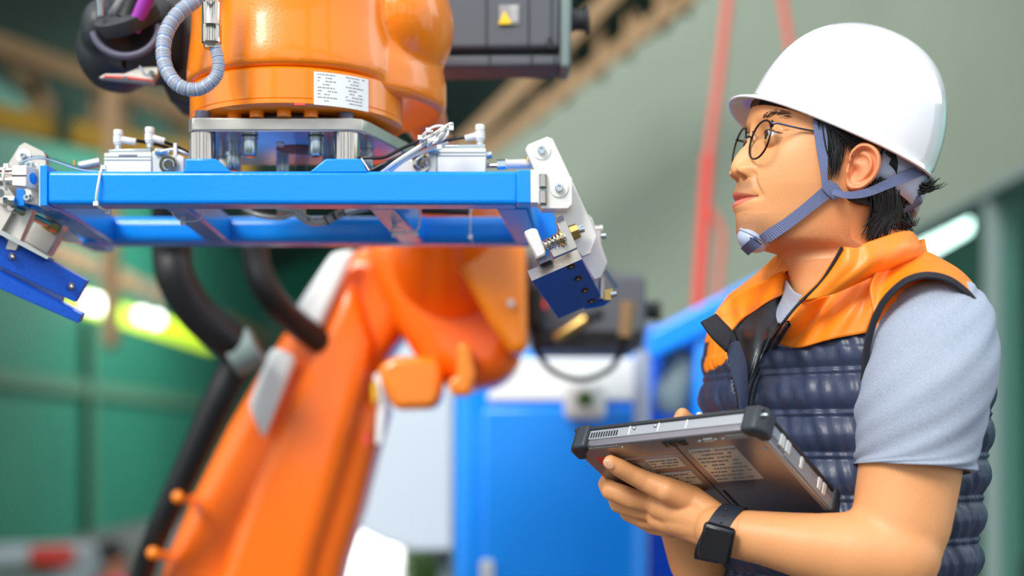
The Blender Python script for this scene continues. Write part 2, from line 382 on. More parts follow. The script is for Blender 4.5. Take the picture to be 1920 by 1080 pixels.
# bottom-left: far machine and far person
t = thing('far_machine', P(40, 1100, 11), 'white and red machine housing at the bottom left corner', 'machine')
q = MB(); q.pbox(-60, 1030, 125, 829+1.3/11*F, 11, .8); q.build('housing', M('cabinet_grey'), t, bevel=.03)
q = MB(); q.pbox(52, 1026, 128, 1064, 10.9, .2); q.build('red_cover', M('red_paint'), t, bevel=.03)
q = MB(); q.pbox(-40, 1062, 100, 1076, 10.95, .1); q.build('name_strip', M('lamp_lime'), t) if False else q.build('strip', M('leaf_green'), t)
t = thing('storage_rack', P(170, 1130, 12), 'pale boxes on a rack beside the far person', 'rack')
q = MB(); q.pbox(128, 1048, 196, 829+1.3/12*F, 12, .5); q.build('rack_body', M('truss_tan'), t, bevel=.02)
q = MB(); q.pbox(150, 1040, 190, 1070, 11.9, .3); q.build('box', M('cabinet_grey'), t, bevel=.02)
t = thing('person', (P(218,1040,10).x, 10, 0), 'far person with dark hair and pink top at the bottom left', 'person')
q = MB(); c = P(216, 1046, 10); q.ball(c, (.075, .085, .11), n=16); q.tube([c-Vector((0,0,.08)), c-Vector((0,0,.16))], .045, 12)
q.tube([c-Vector((-.19,0,.3)), c-Vector((-.22,0,.6)), c-Vector((-.15,.2,.75))], [.045,.04,.03], 10); q.tube([c-Vector((.19,0,.3)), c-Vector((.22,0,.6)), c-Vector((.15,.2,.75))], [.045,.04,.03], 10)
voxel(q, .012, 3).build('body', M('far_skin'), t)
q = MB(); q.ball(c+Vector((-.02,-.01,.04)), (.095, .10, .10), n=16); q.build('hair', M('hair_black'), t)
q = MB(); q.tube([c-Vector((0,0,.14)), c-Vector((0,0,.19)), c-Vector((0,0,.4)), c-Vector((0,0,.7))], [.06,.2,.19,.18], 16, flat=.6, flatdir=(0,1,0)); q.build('shirt', M('pink_cloth'), t)
q = MB(); z0 = c.z-.7
for s_ in (-1, 1): q.tube([(c.x+s_*.08, 10, z0+.05), (c.x+s_*.1, 10, .05), (c.x+s_*.1, 9.95, 0.01)], [.1, .07, .06], 12)
q.build('trousers', M('trouser_cloth'), t)
# grey curtain/cabinet + daylight gap + plants behind the arm
t = thing('grey_cabinet', P(770, 1900, 4.3), 'pale grey cabinet between the orange arm and the blue cabinet', 'cabinet')
q = MB(); q.prism([P(x, y, 4.3) for x, y in ((600, 560), (600, 930), (665, 990), (720, 1018), (775, 1034), (850, 1034), (850, 560))], (0, .5, 0)); q.build('panel', M('cabinet_grey'), t, bevel=.01)
q = MB(); q.pbox(612, 1020, 640, 829+1.3/4.3*F, 4.6, .05); q.pbox(822, 1030, 848, 829+1.3/4.3*F, 4.4, .05); q.build('leg', M('frame_grey'), t)
t = thing('bright_window', P(700, 1100, 9), 'bright white daylight opening low behind the orange arm', 'window')
q = MB(); q.pbox(610, 950, 752, 1250, 8.9, .05); q.build('daylight_panel', M('daylight_pane'), t)
q = MB(); q.pbox(752, 950, 766, 1250, 8.85, .1); q.build('frame', M('wall_grey'), t)
t = thing('potted_shrub', P(806, 1300, 7.5), 'green shrub at the bottom beside the blue cabinet', 'plant')
q = MB()
for i in range(260):
    c = P(806+random.gauss(0, 22), 1080+random.gauss(0, 28), 7.5+random.random()*.3); a = Vector((random.gauss(0,1), random.gauss(0,1), random.gauss(0,1))).normalized()*.05; b = a.cross(Vector((random.random(), .3, .5))).normalized()*.02
    q.add([c-a, c+b, c+a, c-b], [(0,1,2,3)])
q.build('foliage', M('leaf_green'), t)
q = MB(); q.cyl(P(806, 1110, 7.6), (P(806,1110,7.6).x, 7.6, 0.0), .03, 8); q.lathe((P(806,1110,7.6).x, 7.6, 0), ((.1,0),(.14,.25),(.13,.25)), 16); q.build('pot', M('black_plastic'), t)
# blue control cabinet and its fittings
def X(px, d): return (px-960)/F*d
t = thing('control_cabinet', (X(1035,3.5), 3.5, 0), 'large glossy blue cabinet behind the tablet', 'cabinet')
z1 = P(0, 652, 3.3).z
q = MB(); q.box((X(850,3.3), 3.3, .05), (X(1215,3.3), 3.9, z1)); q.build('body', M('blue_gloss'), t, bevel=.04, seg=4)
q = MB(); q.box((X(905,3.3), 3.285, .2), (X(1192,3.3), 3.31, P(0,765,3.3).z)); q.build('door', M('blue_gloss'), t, bevel=.008)
q = MB(); q.prism([P(940, 672, 3.29), P(912, 752, 3.29), P(1200, 752, 3.29), P(1200, 672, 3.29)], (0, .02, 0)); q.build('painted_reflection', M('white_label'), t, bevel=.006)  # light reflection on the cabinet front, built as a pale panel
q = MB(); q.tube([P(1203, 660, 3.25), P(1203, 800, 3.25)], S(16, 3.25), 12); q.build('corner_pipe', M('cup_plastic'), t)
q = MB(); q.pbox(900, 1050, 926, 1120, 3.27, .03); q.build('handle', M('cabinet_grey'), t, bevel=.008)
q = MB(); q.box((X(850,3.3), 3.3, 0), (X(1215,3.3), 3.9, .05)); q.build('plinth', M('black_plastic'), t)
t = thing('push_button_box', P(1097, 786, 3.26), 'white square box with a dark round button on blue cabinet', 'button box')
q = MB(); q.pbox(1058, 714, 1137, 787, 3.22, .06); q.build('box', M('white_plastic'), t, bevel=.02, seg=4)
q = MB(); q.cyl(P(1097, 748, 3.225), P(1097, 748, 3.19), S(15, 3.2), 24); q.build('button', M('leaf_green'), t, bevel=.003)
# blue machine frame right of it
t = thing('machine_frame', (X(1330,3.6), 3.6, 0), 'blue sloping steel frame between cabinet and man', 'frame')
q = MB(); q.beam(P(1180, 668, 3.6), P(1560, 462, 3.6), .1, S(52, 3.6), up=(0,-1,0)) if False else q.prism([P(1216, 622, 3.6), P(1216, 678, 3.6), P(1560, 515, 3.6), P(1560, 445, 3.6)], (0, .1, 0)); q.build('sloping_beam', M('blue_gloss'), t, bevel=.01)
q = MB(); q.box((X(1303,3.62), 3.62, 0), (X(1352,3.62), 3.72, P(0,585,3.62).z)); q.build('post', M('blue_gloss'), t, bevel=.01)
q = MB(); q.box((X(1215,3.9), 3.9, 0), (X(1440,3.9), 4.2, P(0,610,3.9).z)); q.build('inner_housing', M('blue_jaw'), t, bevel=.01)
q = MB(); q.lathe(P(1268, 722, 3.7), ((.035,-.08),(.05,-.06),(.05,.07),(.03,.1)), 20, axis=(.2,0,1)); q.build('filter_bowl', M('frame_grey'), t)
q = MB(); q.box((X(1215,3.75), 3.75, P(0,905,3.75).z), (X(1330,3.75), 3.85, P(0,865,3.75).z)); q.build('crossbar', M('blue_gloss'), t, bevel=.01)
# ================================================================ ROBOT
rb = thing('industrial_robot', (X(560,2.7), 2.75, 0), 'big orange industrial robot arm with dark motors and black hoses', 'robot')
q = MB(); q.lathe((X(430,2.7), 2.75, 0), ((.36,0),(.36,.06),(.26,.08),(.24,.42),(.30,.46),(.30,.56)), 48); q.build('base', M('orange_arm'), rb, bevel=.008)
q = MB(); q.prism([P(x, y, 2.62) for x, y in ((660, 455), (600, 520), (540, 600), (478, 700), (420, 800), (360, 920), (312, 1030), (262, 1180), (230, 1440), (300, 1560), (540, 1560), (600, 1440), (612, 1180), (640, 1060), (672, 960), (700, 850), (722, 770), (705, 690), (770, 600), (800, 470))], (0, .2, 0))
q.build('link_arm', M('orange_arm'), rb, bevel=.045, seg=5)
# raised rib on the link arm front
q = MB(); q.prism([P(x, y, 2.585) for x, y in ((655, 505), (600, 620), (545, 735), (470, 900), (420, 1040), (380, 1200), (560, 1200), (590, 1040), (640, 880), (680, 740), (700, 640))], (0, .08, 0))
q.build('link_cover', M('orange_arm'), rb, bevel=.03, seg=4)
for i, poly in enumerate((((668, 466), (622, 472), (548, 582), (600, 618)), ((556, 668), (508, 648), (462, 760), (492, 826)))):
    q = MB(); q.prism([P(x, y, 2.575) for x, y in poly], (0, .03, 0)); q.build('white_strip', M('white_label'), rb, bevel=.012)  # thin white strips laid on the front of the link arm
q = MB(); q.prism([P(x, y, 2.56) for x, y in ((672, 440), (690, 500), (735, 600), (790, 690), (850, 735), (965, 715), (985, 640), (985, 430), (900, 330))], (0, .28, 0)); q.build('elbow_housing', M('orange_arm'), rb, bevel=.05, seg=5)
q = MB(); q.prism([P(x, y, 2.44) for x, y in ((810, 430), (870, 520), (915, 600), (960, 668), (990, 655), (986, 430))], (0, .16, 0)); q.build('elbow_cheek', M('orange_smooth'), rb, bevel=.03, seg=4)
q = MB(); q.cyl(P(958, 568, 2.44), P(958, 568, 2.425), S(7, 2.44), 12); q.build('bolt', M('white_alu'), rb)
q = MB(); q.prism([P(x, y, 2.5) for x, y in ((705, 690), (735, 668), (815, 668), (828, 690), (828, 745), (812, 766), (738, 768), (722, 735))], (0, .1, 0)); q.build('bracket', M('orange_smooth'), rb, bevel=.02, seg=3)
q = MB(); q.prism([P(x, y, 2.47) for x, y in ((858, 640), (882, 646), (892, 700), (882, 742), (846, 742), (838, 712), (856, 706))], (0, .1, 0)); q.build('stop_lug', M('orange_smooth'), rb, bevel=.012, seg=3)
q = MB(); q.prism([P(x, y, 2.56) for x, y in ((700, 705), (712, 695), (722, 770), (714, 830), (704, 832), (708, 760))], (0, .03, 0)); q.build('warning_label', M('white_label'), rb)
q = MB(); q.prism([P(x, y, 2.55) for x, y in ((696, 722), (703, 715), (706, 745), (700, 760))], (0, .02, 0)); q.build('label_flash', M('yellow_sign'), rb)
q = MB(); q.cyl(P(688, 812, 2.56), P(688, 835, 2.56), S(6, 2.56), 10); q.build('grease_nipple', M('red_paint'), rb)
# forearm rising from the elbow to the wrist
q = MB(); q.tube([P(*a) for a in ((850, 520, 2.66), (842, 400, 2.45), (828, 305, 2.2), (806, 245, 2.0), (770, 170, 1.9))], [.13, .09, .024, .026, .04], 24); q.build('forearm', M('orange_arm'), rb)
# wrist: lathe about a vertical axis + lobes, one casting
WX, WY = -.2545, 1.687
q = MB(); zb = 1.7175
q.lathe((WX, WY, 0), ((.118, zb-.004), (.1285, zb), (.1285, zb+.012), (.1235, zb+.06), (.121, zb+.12), (.123, zb+.2)), 96)
q.lathe((WX+.033, WY+.055, 0), ((.134, zb-.016), (.141, zb-.010), (.141, zb+.02), (.132, zb+.06), (.122, zb+.10), (.118, zb+.2)), 96)
q.ball((-.127, 1.715, 1.800), (.057, .095, .070), n=64)
wr = voxel(q, .0032, 16); wr.build('wrist_housing', M('orange_paint'), rb, angle=80)
R = .1245
q = MB(); q.lathe((WX, WY, 0), ((.085, 1.670), (R-.004, 1.670), (R, 1.673), (R, 1.6775), (R-.0008, 1.6782), (R, 1.679), (R, 1.711), (R-.003, 1.714), (.10, 1.716)), 128); fr_ = q.build('flange_ring', M('orange_smooth'), rb)
q = MB(); q.lathe((WX, WY, 0), ((.07, 1.660), (.084, 1.660), (.086, 1.668), (.06, 1.672)), 64); q.build('bearing_face', M('dark_motor'), rb)
q = MB(); q.lathe((WX, WY, 0), ((.03, 1.655), (.045, 1.655), (.045, 1.67), (.03, 1.67)), 48); q.build('tool_flange', M('black_plastic'), rb)
def ang_of(px):   # angle on the ring whose projection falls on px (front side)
    best = min(range(-900, 0), key=lambda k: abs(960+(WX+R*math.cos(k/900*math.pi))/(WY+R*math.sin(k/900*math.pi))*F-px)); return best/900*math.pi
def ring_pt(a, z, r=R): return Vector((WX+r*math.cos(a), WY+r*math.sin(a), z))
a0, a1 = ang_of(588), ang_of(690)
q = MB(); rows = []
for k in range(13):
    a = a0+(a1-a0)*k/12; rows.append([ring_pt(a, 1.672, R+.0006), ring_pt(a, 1.7085, R+.0006), ring_pt(a, 1.7085, R), ring_pt(a, 1.672, R)])
q.grid(rows, cv=True); npt = q.build('nameplate', M('white_label'), fr_, label='white rectangular rating plate')
q = MB()
for r_ in range(9):
    z = 1.7055-r_*.0036
    for (u0, u1) in ((.06, .40), (.55, .92)):
        u = u0
        while u < u1-.03*random.random()-.04:
            L = random.choice((.03, .05, .07)); 
            if random.random() < .72:
                b0, b1 = a0+(a1-a0)*u, a0+(a1-a0)*min(u+L, u1)
                q.hexa([ring_pt(b0, z, R+.0006), ring_pt(b1, z, R+.0006), ring_pt(b1, z, R+.0009), ring_pt(b0, z, R+.0009)], [ring_pt(b0, z+.0010, R+.0006), ring_pt(b1, z+.0010, R+.0006), ring_pt(b1, z+.0010, R+.0009), ring_pt(b0, z+.0010, R+.0009)])
            u += L+.015
q.build('print', M('label_grey'), fr_)
for px in (410, 462, 526, 590):   # orange painted bolt caps under the ring
    a = ang_of(px); c = ring_pt(a, 1.6625, R-.024)
    q = MB(); q.lathe(c, ((.0055,0),(.0082,0),(.0082,.011),(.007,.013)), 20); q.build('bolt', M('orange_smooth'), fr_)
q = MB(); a = ang_of(562); q.obox(ring_pt(a, 1.6715, R), (.006,0,0), (0,.001,0), (0,0,.0012)); q.build('index_mark', M('red_paint'), fr_)
# dark motor right of the wrist
mt_ = MB(); mt_.prism([P(x, y, 1.95) for x, y in ((800, -90), (800, 92), (1050, 90), (1053, -90))], (0, .07, 0)); mo = mt_.build('motor', M('dark_motor'), rb, bevel=.006, label='dark grey motor housing beside the wrist')
q = MB(); q.prism([P(x, y, 1.965) for x, y in ((800, 90), (812, 104), (1050, 102), (1050, 88))], (0, .05, 0)); q.build('groove', M('black_rubber'), mo)
q = MB(); q.prism([P(x, y, 1.95) for x, y in ((812, 104), (815, 127), (1050, 123), (1050, 102))], (0, .07, 0)); q.build('lower_band', M('dark_motor'), mo, bevel=.004)
q = MB(); q.prism([P(x, y, 1.95) for x, y in ((1053, -90), (1050, 126), (1070, 127), (1073, -90))], (0, .075, 0)); q.build('end_cap', M('frame_grey'), mo, bevel=.005)
q = MB(); a = P(1062, 38, 1.98); q.lathe(a, ((.013,0),(.017,.008),(.014,.013),(.014,.024),(.019,.026),(.019,.03),(.012,.032)), 28, axis=(1,0,0)); q.build('plug', M('black_plastic'), mo)
for x in (912, 991, 1034):
    q = MB(); q.pbox(x-1.2, -90, x+1.2, 90, 1.9485, .003); q.build('panel_joint', M('black_rubber'), mo)
    q = MB(); q.pbox(x-1.2+6, 104, x+1.2+6, 125, 1.9485, .003); q.build('panel_joint', M('black_rubber'), mo)
q = MB(); q.pbox(1027, 70, 1035, 90, 1.945, .006); q.build('latch', M('black_rubber'), mo)
q = MB(); q.pbox(936, 9, 974, 45, 1.9475, .003); q.build('warning_label', M('label_grey'), mo)
q = MB(); q.pp([(934, 45), (960, 44), (946, 20)], 1.9455, .003); q.build('warning_triangle', M('yellow_sign'), mo)
q = MB()
for k in range(6): q.pbox(956+k*.5, 12+k*5, 971, 13.6+k*5, 1.9455, .002)
q.build('print', M('white_label'), mo)
# second motor at the elbow
m2 = MB(); m2.prism([P(x, y, 2.75) for x, y in ((985, 468), (985, 600), (1005, 655), (1205, 655), (1212, 600), (1212, 515), (1150, 512), (1135, 490), (1060, 484))], (0, .3, 0)); mo2 = m2.build('motor', M('dark_motor'), rb, bevel=.012, label='dark grey elbow motor with two cable plugs')
q = MB(); q.pbox(1008, 620, 1205, 632, 2.735, .02); q.build('groove', M('black_rubber'), mo2)
q = MB(); q.prism([P(x, y, 2.72) for x, y in ((990, 540), (990, 610), (1020, 622), (1020, 530))], (0, .04, 0)); q.build('seal', M('black_rubber'), mo2, bevel=.008)
q = MB(); q.lathe(P(1210, 583, 2.85), ((.012,0),(.02,.004),(.018,.02),(.022,.024),(.022,.03)), 20, axis=(1,0,0)); q.build('plug', M('black_plastic'), mo2)
q = MB(); q.lathe(P(1011, 571, 2.75), ((.013,0),(.013,.012),(.009,.016)), 24, axis=(0,-1,0)); q.build('red_button', M('red_lamp'), mo2, label='round red indicator')
q = MB(); q.tube([P(1040, 636, 2.66), P(1098, 600, 2.66)], [S(10, 2.66), S(13, 2.66)], 16); q.build('cable_plug', M('brass'), mo2)
q = MB(); q.tube([P(1172, 632, 2.66), P(1178, 566, 2.66)], [S(13, 2.66), S(15, 2.66)], 16); q.build('cable_plug', M('truss_tan'), mo2)
q = MB(); q.tube([P(1098, 600, 2.66), P(1125, 588, 2.68)], S(11, 2.66), 12); q.build('gland', M('black_rubber'), mo2)
q = MB(); q.tube(pix_path(((1040, 636, 2.66), (1010, 640, 2.66), (1008, 662, 2.68), (1040, 698, 2.7), (1090, 712, 2.7), (1140, 695, 2.7), (1165, 660, 2.68), (1172, 630, 2.66))), S(6, 2.66), 10); q.build('cable', M('black_rubber'), rb)
# black hoses running up the arm
q = MB(); q.tube(pix_path(((322, 330, 2.35), (322, 460, 2.4), (330, 520, 2.4), (368, 585, 2.42), (430, 640, 2.45), (465, 668, 2.5))), S(37, 2.4), 20); q.build('hose', M('black_rubber'), rb)
q = MB(); q.tube(pix_path(((478, 400, 2.5), (478, 480, 2.5), (500, 545, 2.5), (548, 600, 2.55), (600, 640, 2.6))), S(26, 2.5), 20); q.build('hose', M('black_rubber'), rb)
q = MB(); q.tube(pix_path(((470, 640, 2.5), (440, 690, 2.5), (405, 760, 2.5), (350, 880, 2.52), (300, 990, 2.55), (262, 1090, 2.6), (220, 1240, 2.6), (240, 1420, 2.65))), [S(r, 2.5) for r in np.linspace(34, 16, 57)], 16); q.build('hose', M('black_rubber'), rb)
q = MB(); q.tube([P(434, 672, 2.46), P(482, 648, 2.46)], S(38, 2.46), 24); q.build('hose_clamp', M('frame_grey'), rb)
for x, y in ((334, 932), (287, 1037)):
    q = MB(); q.ball(P(x, y, 2.5), S(12, 2.5)); q.tube([P(x, y, 2.5), P(x+25, y+4, 2.62)], S(10, 2.5), 12); q.build('hose_holder', M('orange_smooth'), rb)
# black cable clamp at upper left with hoses
cl = MB(); d = 1.80
cl.ball(P(222, 96, d+.03), (S(78,d), .06, S(78,d)), n=32); cl.ball(P(200, 60, d), (S(45,d), .05, S(60,d)), n=24)
cl.prism([P(x, y, d-.02) for x, y in ((228, 130), (300, 130), (322, 100), (322, 10), (290, -20), (190, -20), (172, 60), (190, 112))], (0, .09, 0))
cl.prism([P(x, y, d+.04) for x, y in ((300, -60), (300, 150), (318, 190), (400, 206), (400, -60))], (0, .08, 0))
cb = voxel(cl, .003, 5).build('hose_clamp', M('black_plastic'), rb, angle=70, label='black hose clamp at the upper left')
q = MB(); q.lathe(P(240, 40, d-.05), ((S(58,d),-.006),(S(60,d),0),(S(58,d),.010),(S(44,d),.012)), 40, axis=(-.25,-.55,.8)); q.build('collar', M('black_plastic'), cb)
q = MB(); q.tube([P(236+62*math.cos(t_), 52+56*math.sin(t_)*.95, d-.065-.0*t_) for t_ in np.linspace(-.1, math.pi*.95, 24)], S(7,d), 10); q.build('retaining_ring', M('knob_grey'), cb)
q = MB(); q.pbox(226, 100, 229, 124, d-.052, .02); q.build('split_line', M('black_rubber'), cb)
q = MB(); q.tube([P(250, 56, d-.07), P(268, 14, d-.08), P(300, -60, d-.09)], S(13,d), 16); q.build('purple_hose', M('purple_hose'), cb)
q = MB(); q.tube([P(212, 28, d-.05), P(232, 0, d-.06), P(262, -40, d-.07)], S(10,d), 14); q.build('grey_hose', M('grey_hose'), cb)
q = MB(); q.tube([P(238, 38, d-.06), P(256, -6, d-.06), P(280, -60, d-.07)], S(20,d), 18); q.build('black_hose', M('black_rubber'), cb)
q = MB(); q.lathe(P(190, 30, d-.07), ((S(5,d),-.002),(S(6.5,d),0),(S(6.5,d),.018),(S(8,d),.02),(S(8,d),.026),(S(4,d),.028)), 16, axis=(-.05,0,1)); q.build('cable_fitting', M('zinc'), cb)
q = MB(); q.prism([P(x, y, d-.055) for x, y in ((184, 146), (197, 138), (232, 138), (262, 125), (296, 125), (296, 138), (284, 156))], (0, .012, 0)); q.build('bracket', M('steel_plate'), cb, bevel=.001)
q = MB(); q.prism([P(x, y, d-.058) for x, y in ((195, 141), (240, 143), (284, 149), (284, 152), (240, 147), (193, 144))], (0, .004, 0)); q.build('bracket_stripe', M('red_paint'), cb)
q = MB(); q.cyl(P(284, 137, d-.056), P(284, 137, d-.066), S(5,d), 16); q.cyl(P(235, 147, d-.056), P(235, 147, d-.066), S(4,d), 12); q.build('bolt', M('zinc'), cb)
q = MB(); q.tube(crom([P(262, 124, d-.07), P(272, 140, d-.07), P(283, 139, d-.068)], 6), S(2,d), 8); q.build('spring_wire', M('zinc'), cb)
# spiral wrapped hose and its connector
q = MB(); q.lathe(P(397, 84, 1.53), ((.008,-.004),(.0085,0),(.0105,.002),(.0105,.020),(.0108,.0205),(.0105,.021),(.0105,.044),(.0085,.046),(.0085,.075)), 32); q.build('hose_connector', M('chrome'), rb, label='chrome threaded hose connector')
pth = crom([(402, 84, 1.53), (410, 120, 1.53), (402, 148, 1.53), (370, 168, 1.53), (332, 158, 1.53), (308, 118, 1.54), (310, 66, 1.55), (334, 26, 1.56), (372, -4, 1.57), (400, -40, 1.58)], 10)
pc = [P(*q_) for q_ in pth]; rr = [.0064+.0020*min(1, i/60) for i in range(len(pc))]
q = MB(); q.tube(pc, [r*.9 for r in rr], 16); wh = q.build('spiral_hose', M('wrapped_core'), rb, label='blue hose wrapped in clear spiral')
q = MB()
for i in range(0, len(pc)-2):
    if i % 4 == 2: continue
    a, b = pc[i], pc[i+1]; q.tube([a, b], [rr[i]]*2, 16, caps=False)
q.build('spiral_wrap', M('spiral_wrap'), wh, solid=.0006)
q = MB()
for i in range(2, len(pc)-1, 4):
    t_ = (pc[i+1]-pc[i-1]).normalized(); s0 = Vector((0,.3,0)); q.tube([pc[i]-t_*.0003, pc[i]+t_*.0003], [rr[i]*1.02]*2, 14)
q.build('wrap_edge', M('white_plastic'), wh)
# ================================================================ GRIPPER TOOL
gt = thing('gripper_frame', (-.255, 1.70, 1.5642), 'bright blue tubular gripper frame bolted under the orange robot wrist', 'gripper')
ZT, ZB, YA, YB = 1.6015, 1.5642, 1.58, 1.617
XL, XRt = X(86, YA), X(972, YA)
def fbeam(name, a, b, bev=.005, mt='blue_paint', **k):
    q = MB(); q.box(a, b); return q.build(name, M(mt), gt, bevel=bev, seg=4, **k)
fbeam('front_beam', (XL, YA, ZB), (XRt, YB, ZT))
fbeam('end_plate', (XRt-.002, YA-.001, ZB+.001), (X(997,YA), YB, ZT+.001), .002)
fbeam('end_plate', (XL-.006, YA-.002, ZB-.002), (XL+.002, YB, ZT+.006), .001)
fbeam('rear_beam', (-.545, 1.884, ZB), (.03, 1.936, ZB+.036), .012)
def cross(x0a, x1a, x0b, x1b, z1=ZB+.036):
    q = MB(); q.hexa([(x0a, YB-.004, ZB), (x1a, YB-.004, ZB), (x1b, 1.89, ZB), (x0b, 1.89, ZB)], [(x0a, YB-.004, z1), (x1a, YB-.004, z1), (x1b, 1.89, z1), (x0b, 1.89, z1)])
    return q.build('cross_beam', M('blue_paint'), gt, bevel=.004, seg=3)
cross(-.548, -.513, -.562, -.528); cross(-.395, -.3665, -.405, -.3735); cross(-.1636, -.130, -.150, -.1166); cross(-.019, .020, .004, .038)
q = MB(); q.box((.03, 1.86, ZB-.012), (.06, 1.95, ZB+.05)); q.build('end_block', M('blue_paint'), gt, bevel=.004)
q = MB(); q.box((-.575, 1.86, ZB-.004), (-.545, 1.95, ZB+.04)); q.build('end_block', M('blue_paint'), gt, bevel=.004)
# bosses
for pix in (((340, 324), (346, 316), (346, 297), (405, 297), (436, 324)), ((578, 324), (610, 297), (676, 297), (690, 324))):
    q = MB(); q.pp(pix, YA, .037); q.build('boss', M('blue_paint'), gt, bevel=.002, seg=3)
q = MB(); q.prism([P(676, 297, YA+.001), P(691, 320, YA+.001), P(691, 320, YA+.03), P(676, 297, YA+.03)], (.0015, 0, .0006)); q.build('boss_face', M('white_alu'), gt)
# mounting plate, octagonal with chamfered corners, and standoffs
Zp0, Zp1 = 1.6482, 1.6622
pl = [(-.363, 1.597), (-.357, 1.588), (-.181, 1.588), (-.168, 1.594), (-.160, 1.61), (-.115, 1.755), (-.130, 1.785), (-.355, 1.785), (-.370, 1.77)]
q = MB(); q.prism([(x, y, Zp0) for x, y in pl], (0, 0, Zp1-Zp0)); mp_ = q.build('mounting_plate', M('steel_plate'), gt, bevel=.0012, label='thick bare steel mounting plate')
q = MB(); q.prism([(x*.98-.005, y*.98+.034, Zp0-.0006) for x, y in pl], (0, 0, .0006)); q.build('plate_underside', M('mirror_plate'), mp_)
q = MB(); q.lathe((X(562,1.69), 1.69, Zp0-.0012), ((.026,0),(.028,.0002),(.028,.001)), 40); q.build('centre_hole', M('black_rubber'), mp_)
for px, y_ in ((380, 1.604), (650, 1.604), (688-60, 1.75), (470-40, 1.75)):
    x = X(px, y_)
    q = MB(); q.lathe((x, y_, ZT+.0125), ((.0140,0),(.0150,.001),(.0150,Zp0-ZT-.0140),(.0136,Zp0-ZT-.0125)), 36); so = q.build('standoff', M('chrome'), gt, label='polished round standoff')
for px, y_ in ((380, 1.60), (649, 1.60)):
    q = MB(); q.lathe((X(px, y_), y_, Zp1), ((.0085,0),(.0085,.0085),(.0078,.0095),(.004,.0095),(.004,.006)), 24); q.build('cap_bolt', M('knob_grey'), mp_)
for px, py, dd, s_ in ((468, 262, 1.62, 1), (593, 262, 1.62, 1), (438, 290, 1.68, 1), (688, 290, 1.70, .9), (530, 305, 1.77, .9), (526, 258, 1.66, .55)):
    c = P(px, py, dd)
    q = MB(); q.lathe(c, ((.0045*s_,-.0155*s_),(.0045*s_,-.018*s_),(.0075*s_,-.019*s_),(.0087*s_,-.017*s_),(.0087*s_,-.002*s_),(.0098*s_,-.0015*s_),(.0098*s_,.002*s_),(.0078*s_,.003*s_),(.0078*s_,Zp0-c.z)), 24); q.build('hanging_bolt', M('zinc'), mp_)
q = MB(); q.tube([P(572, 250, 1.69), P(568, 290, 1.69), P(562, 330, 1.70)], S(13, 1.69), 16); q.build('air_tube', M('clear_tube'), gt)
# bundle of cables seen through the frame
q = MB(); q.tube(pix_path(((450, 386, 1.74), (480, 402, 1.74), (520, 408, 1.73), (545, 402, 1.74), (560, 388, 1.76))), S(5, 1.74), 10); q.build('spiral_cable', M('alu_grey'), gt)
q = MB(); q.tube(pix_path(((470, 380, 1.76), (500, 400, 1.75), (535, 403, 1.75))), S(4, 1.75), 8); q.build('cable', M('black_rubber'), gt)
q = MB(); q.tube(pix_path(((556, 398, 1.72), (580, 414, 1.72), (610, 414, 1.72), (640, 400, 1.73), (690, 388, 1.76))), S(8, 1.72), 10); sc_ = q.build('spiral_cable', M('alu_grey'), gt)
for a in ((580, 414), (595, 416), (612, 414), (628, 406), (645, 399)):
    q = MB(); c = P(a[0], a[1], 1.72); q.tube([c-Vector((.0008,0,0)), c+Vector((.0008,0,.0008))], S(8.6, 1.72), 10); q.build('wrap_edge', M('black_rubber'), sc_)
q = MB(); q.tube([P(520, 394, 1.74), P(572, 392, 1.74)], S(9, 1.74), 12); q.build('connector', M('alu_grey'), gt)
q = MB(); q.tube([P(790, 394, 1.78), P(880, 396, 1.78)], S(7, 1.78), 12); q.build('connector', M('black_plastic'), gt)
# cable ties
def tie(pts, r=1.8, head=()):
    q = MB(); q.tube([P(*a) for a in crom(pts, 5)], S(r, 1.6), 6)
    for h in head: c = P(*h); q.obox(c, (S(4.5, 1.6),0,0), (0,.0022,0), (0,0,S(4, 1.6)))
    q.build('cable_tie', M('white_plastic'), gt)
tie(((192, 312, 1.60), (187, 330, 1.577), (181, 381, 1.577), (203, 397, 1.60)), 2.4, ((180, 382, 1.576), (203, 397, 1.60), (194, 314, 1.59)))
tie(((322, 396, 1.63), (330, 408, 1.66), (345, 415, 1.67), (370, 413, 1.67), (380, 405, 1.66), (381, 392, 1.63)), 1.6, ((343, 418, 1.67), (343, 407, 1.67)))
tie(((730, 432, 1.72), (745, 436, 1.74), (778, 434, 1.74), (786, 420, 1.72), (786, 392, 1.63)), 2.2, ((739, 441, 1.73), (780, 440, 1.74)))
tie(((735, 432, 1.72), (739, 425, 1.73), (765, 434, 1.73)), 1.5, ((739, 425, 1.73),))
tie(((882, 390, 1.80), (882, 440, 1.80), (888, 460, 1.87)), 1.6, ((882, 392, 1.80), (882, 444, 1.80)))
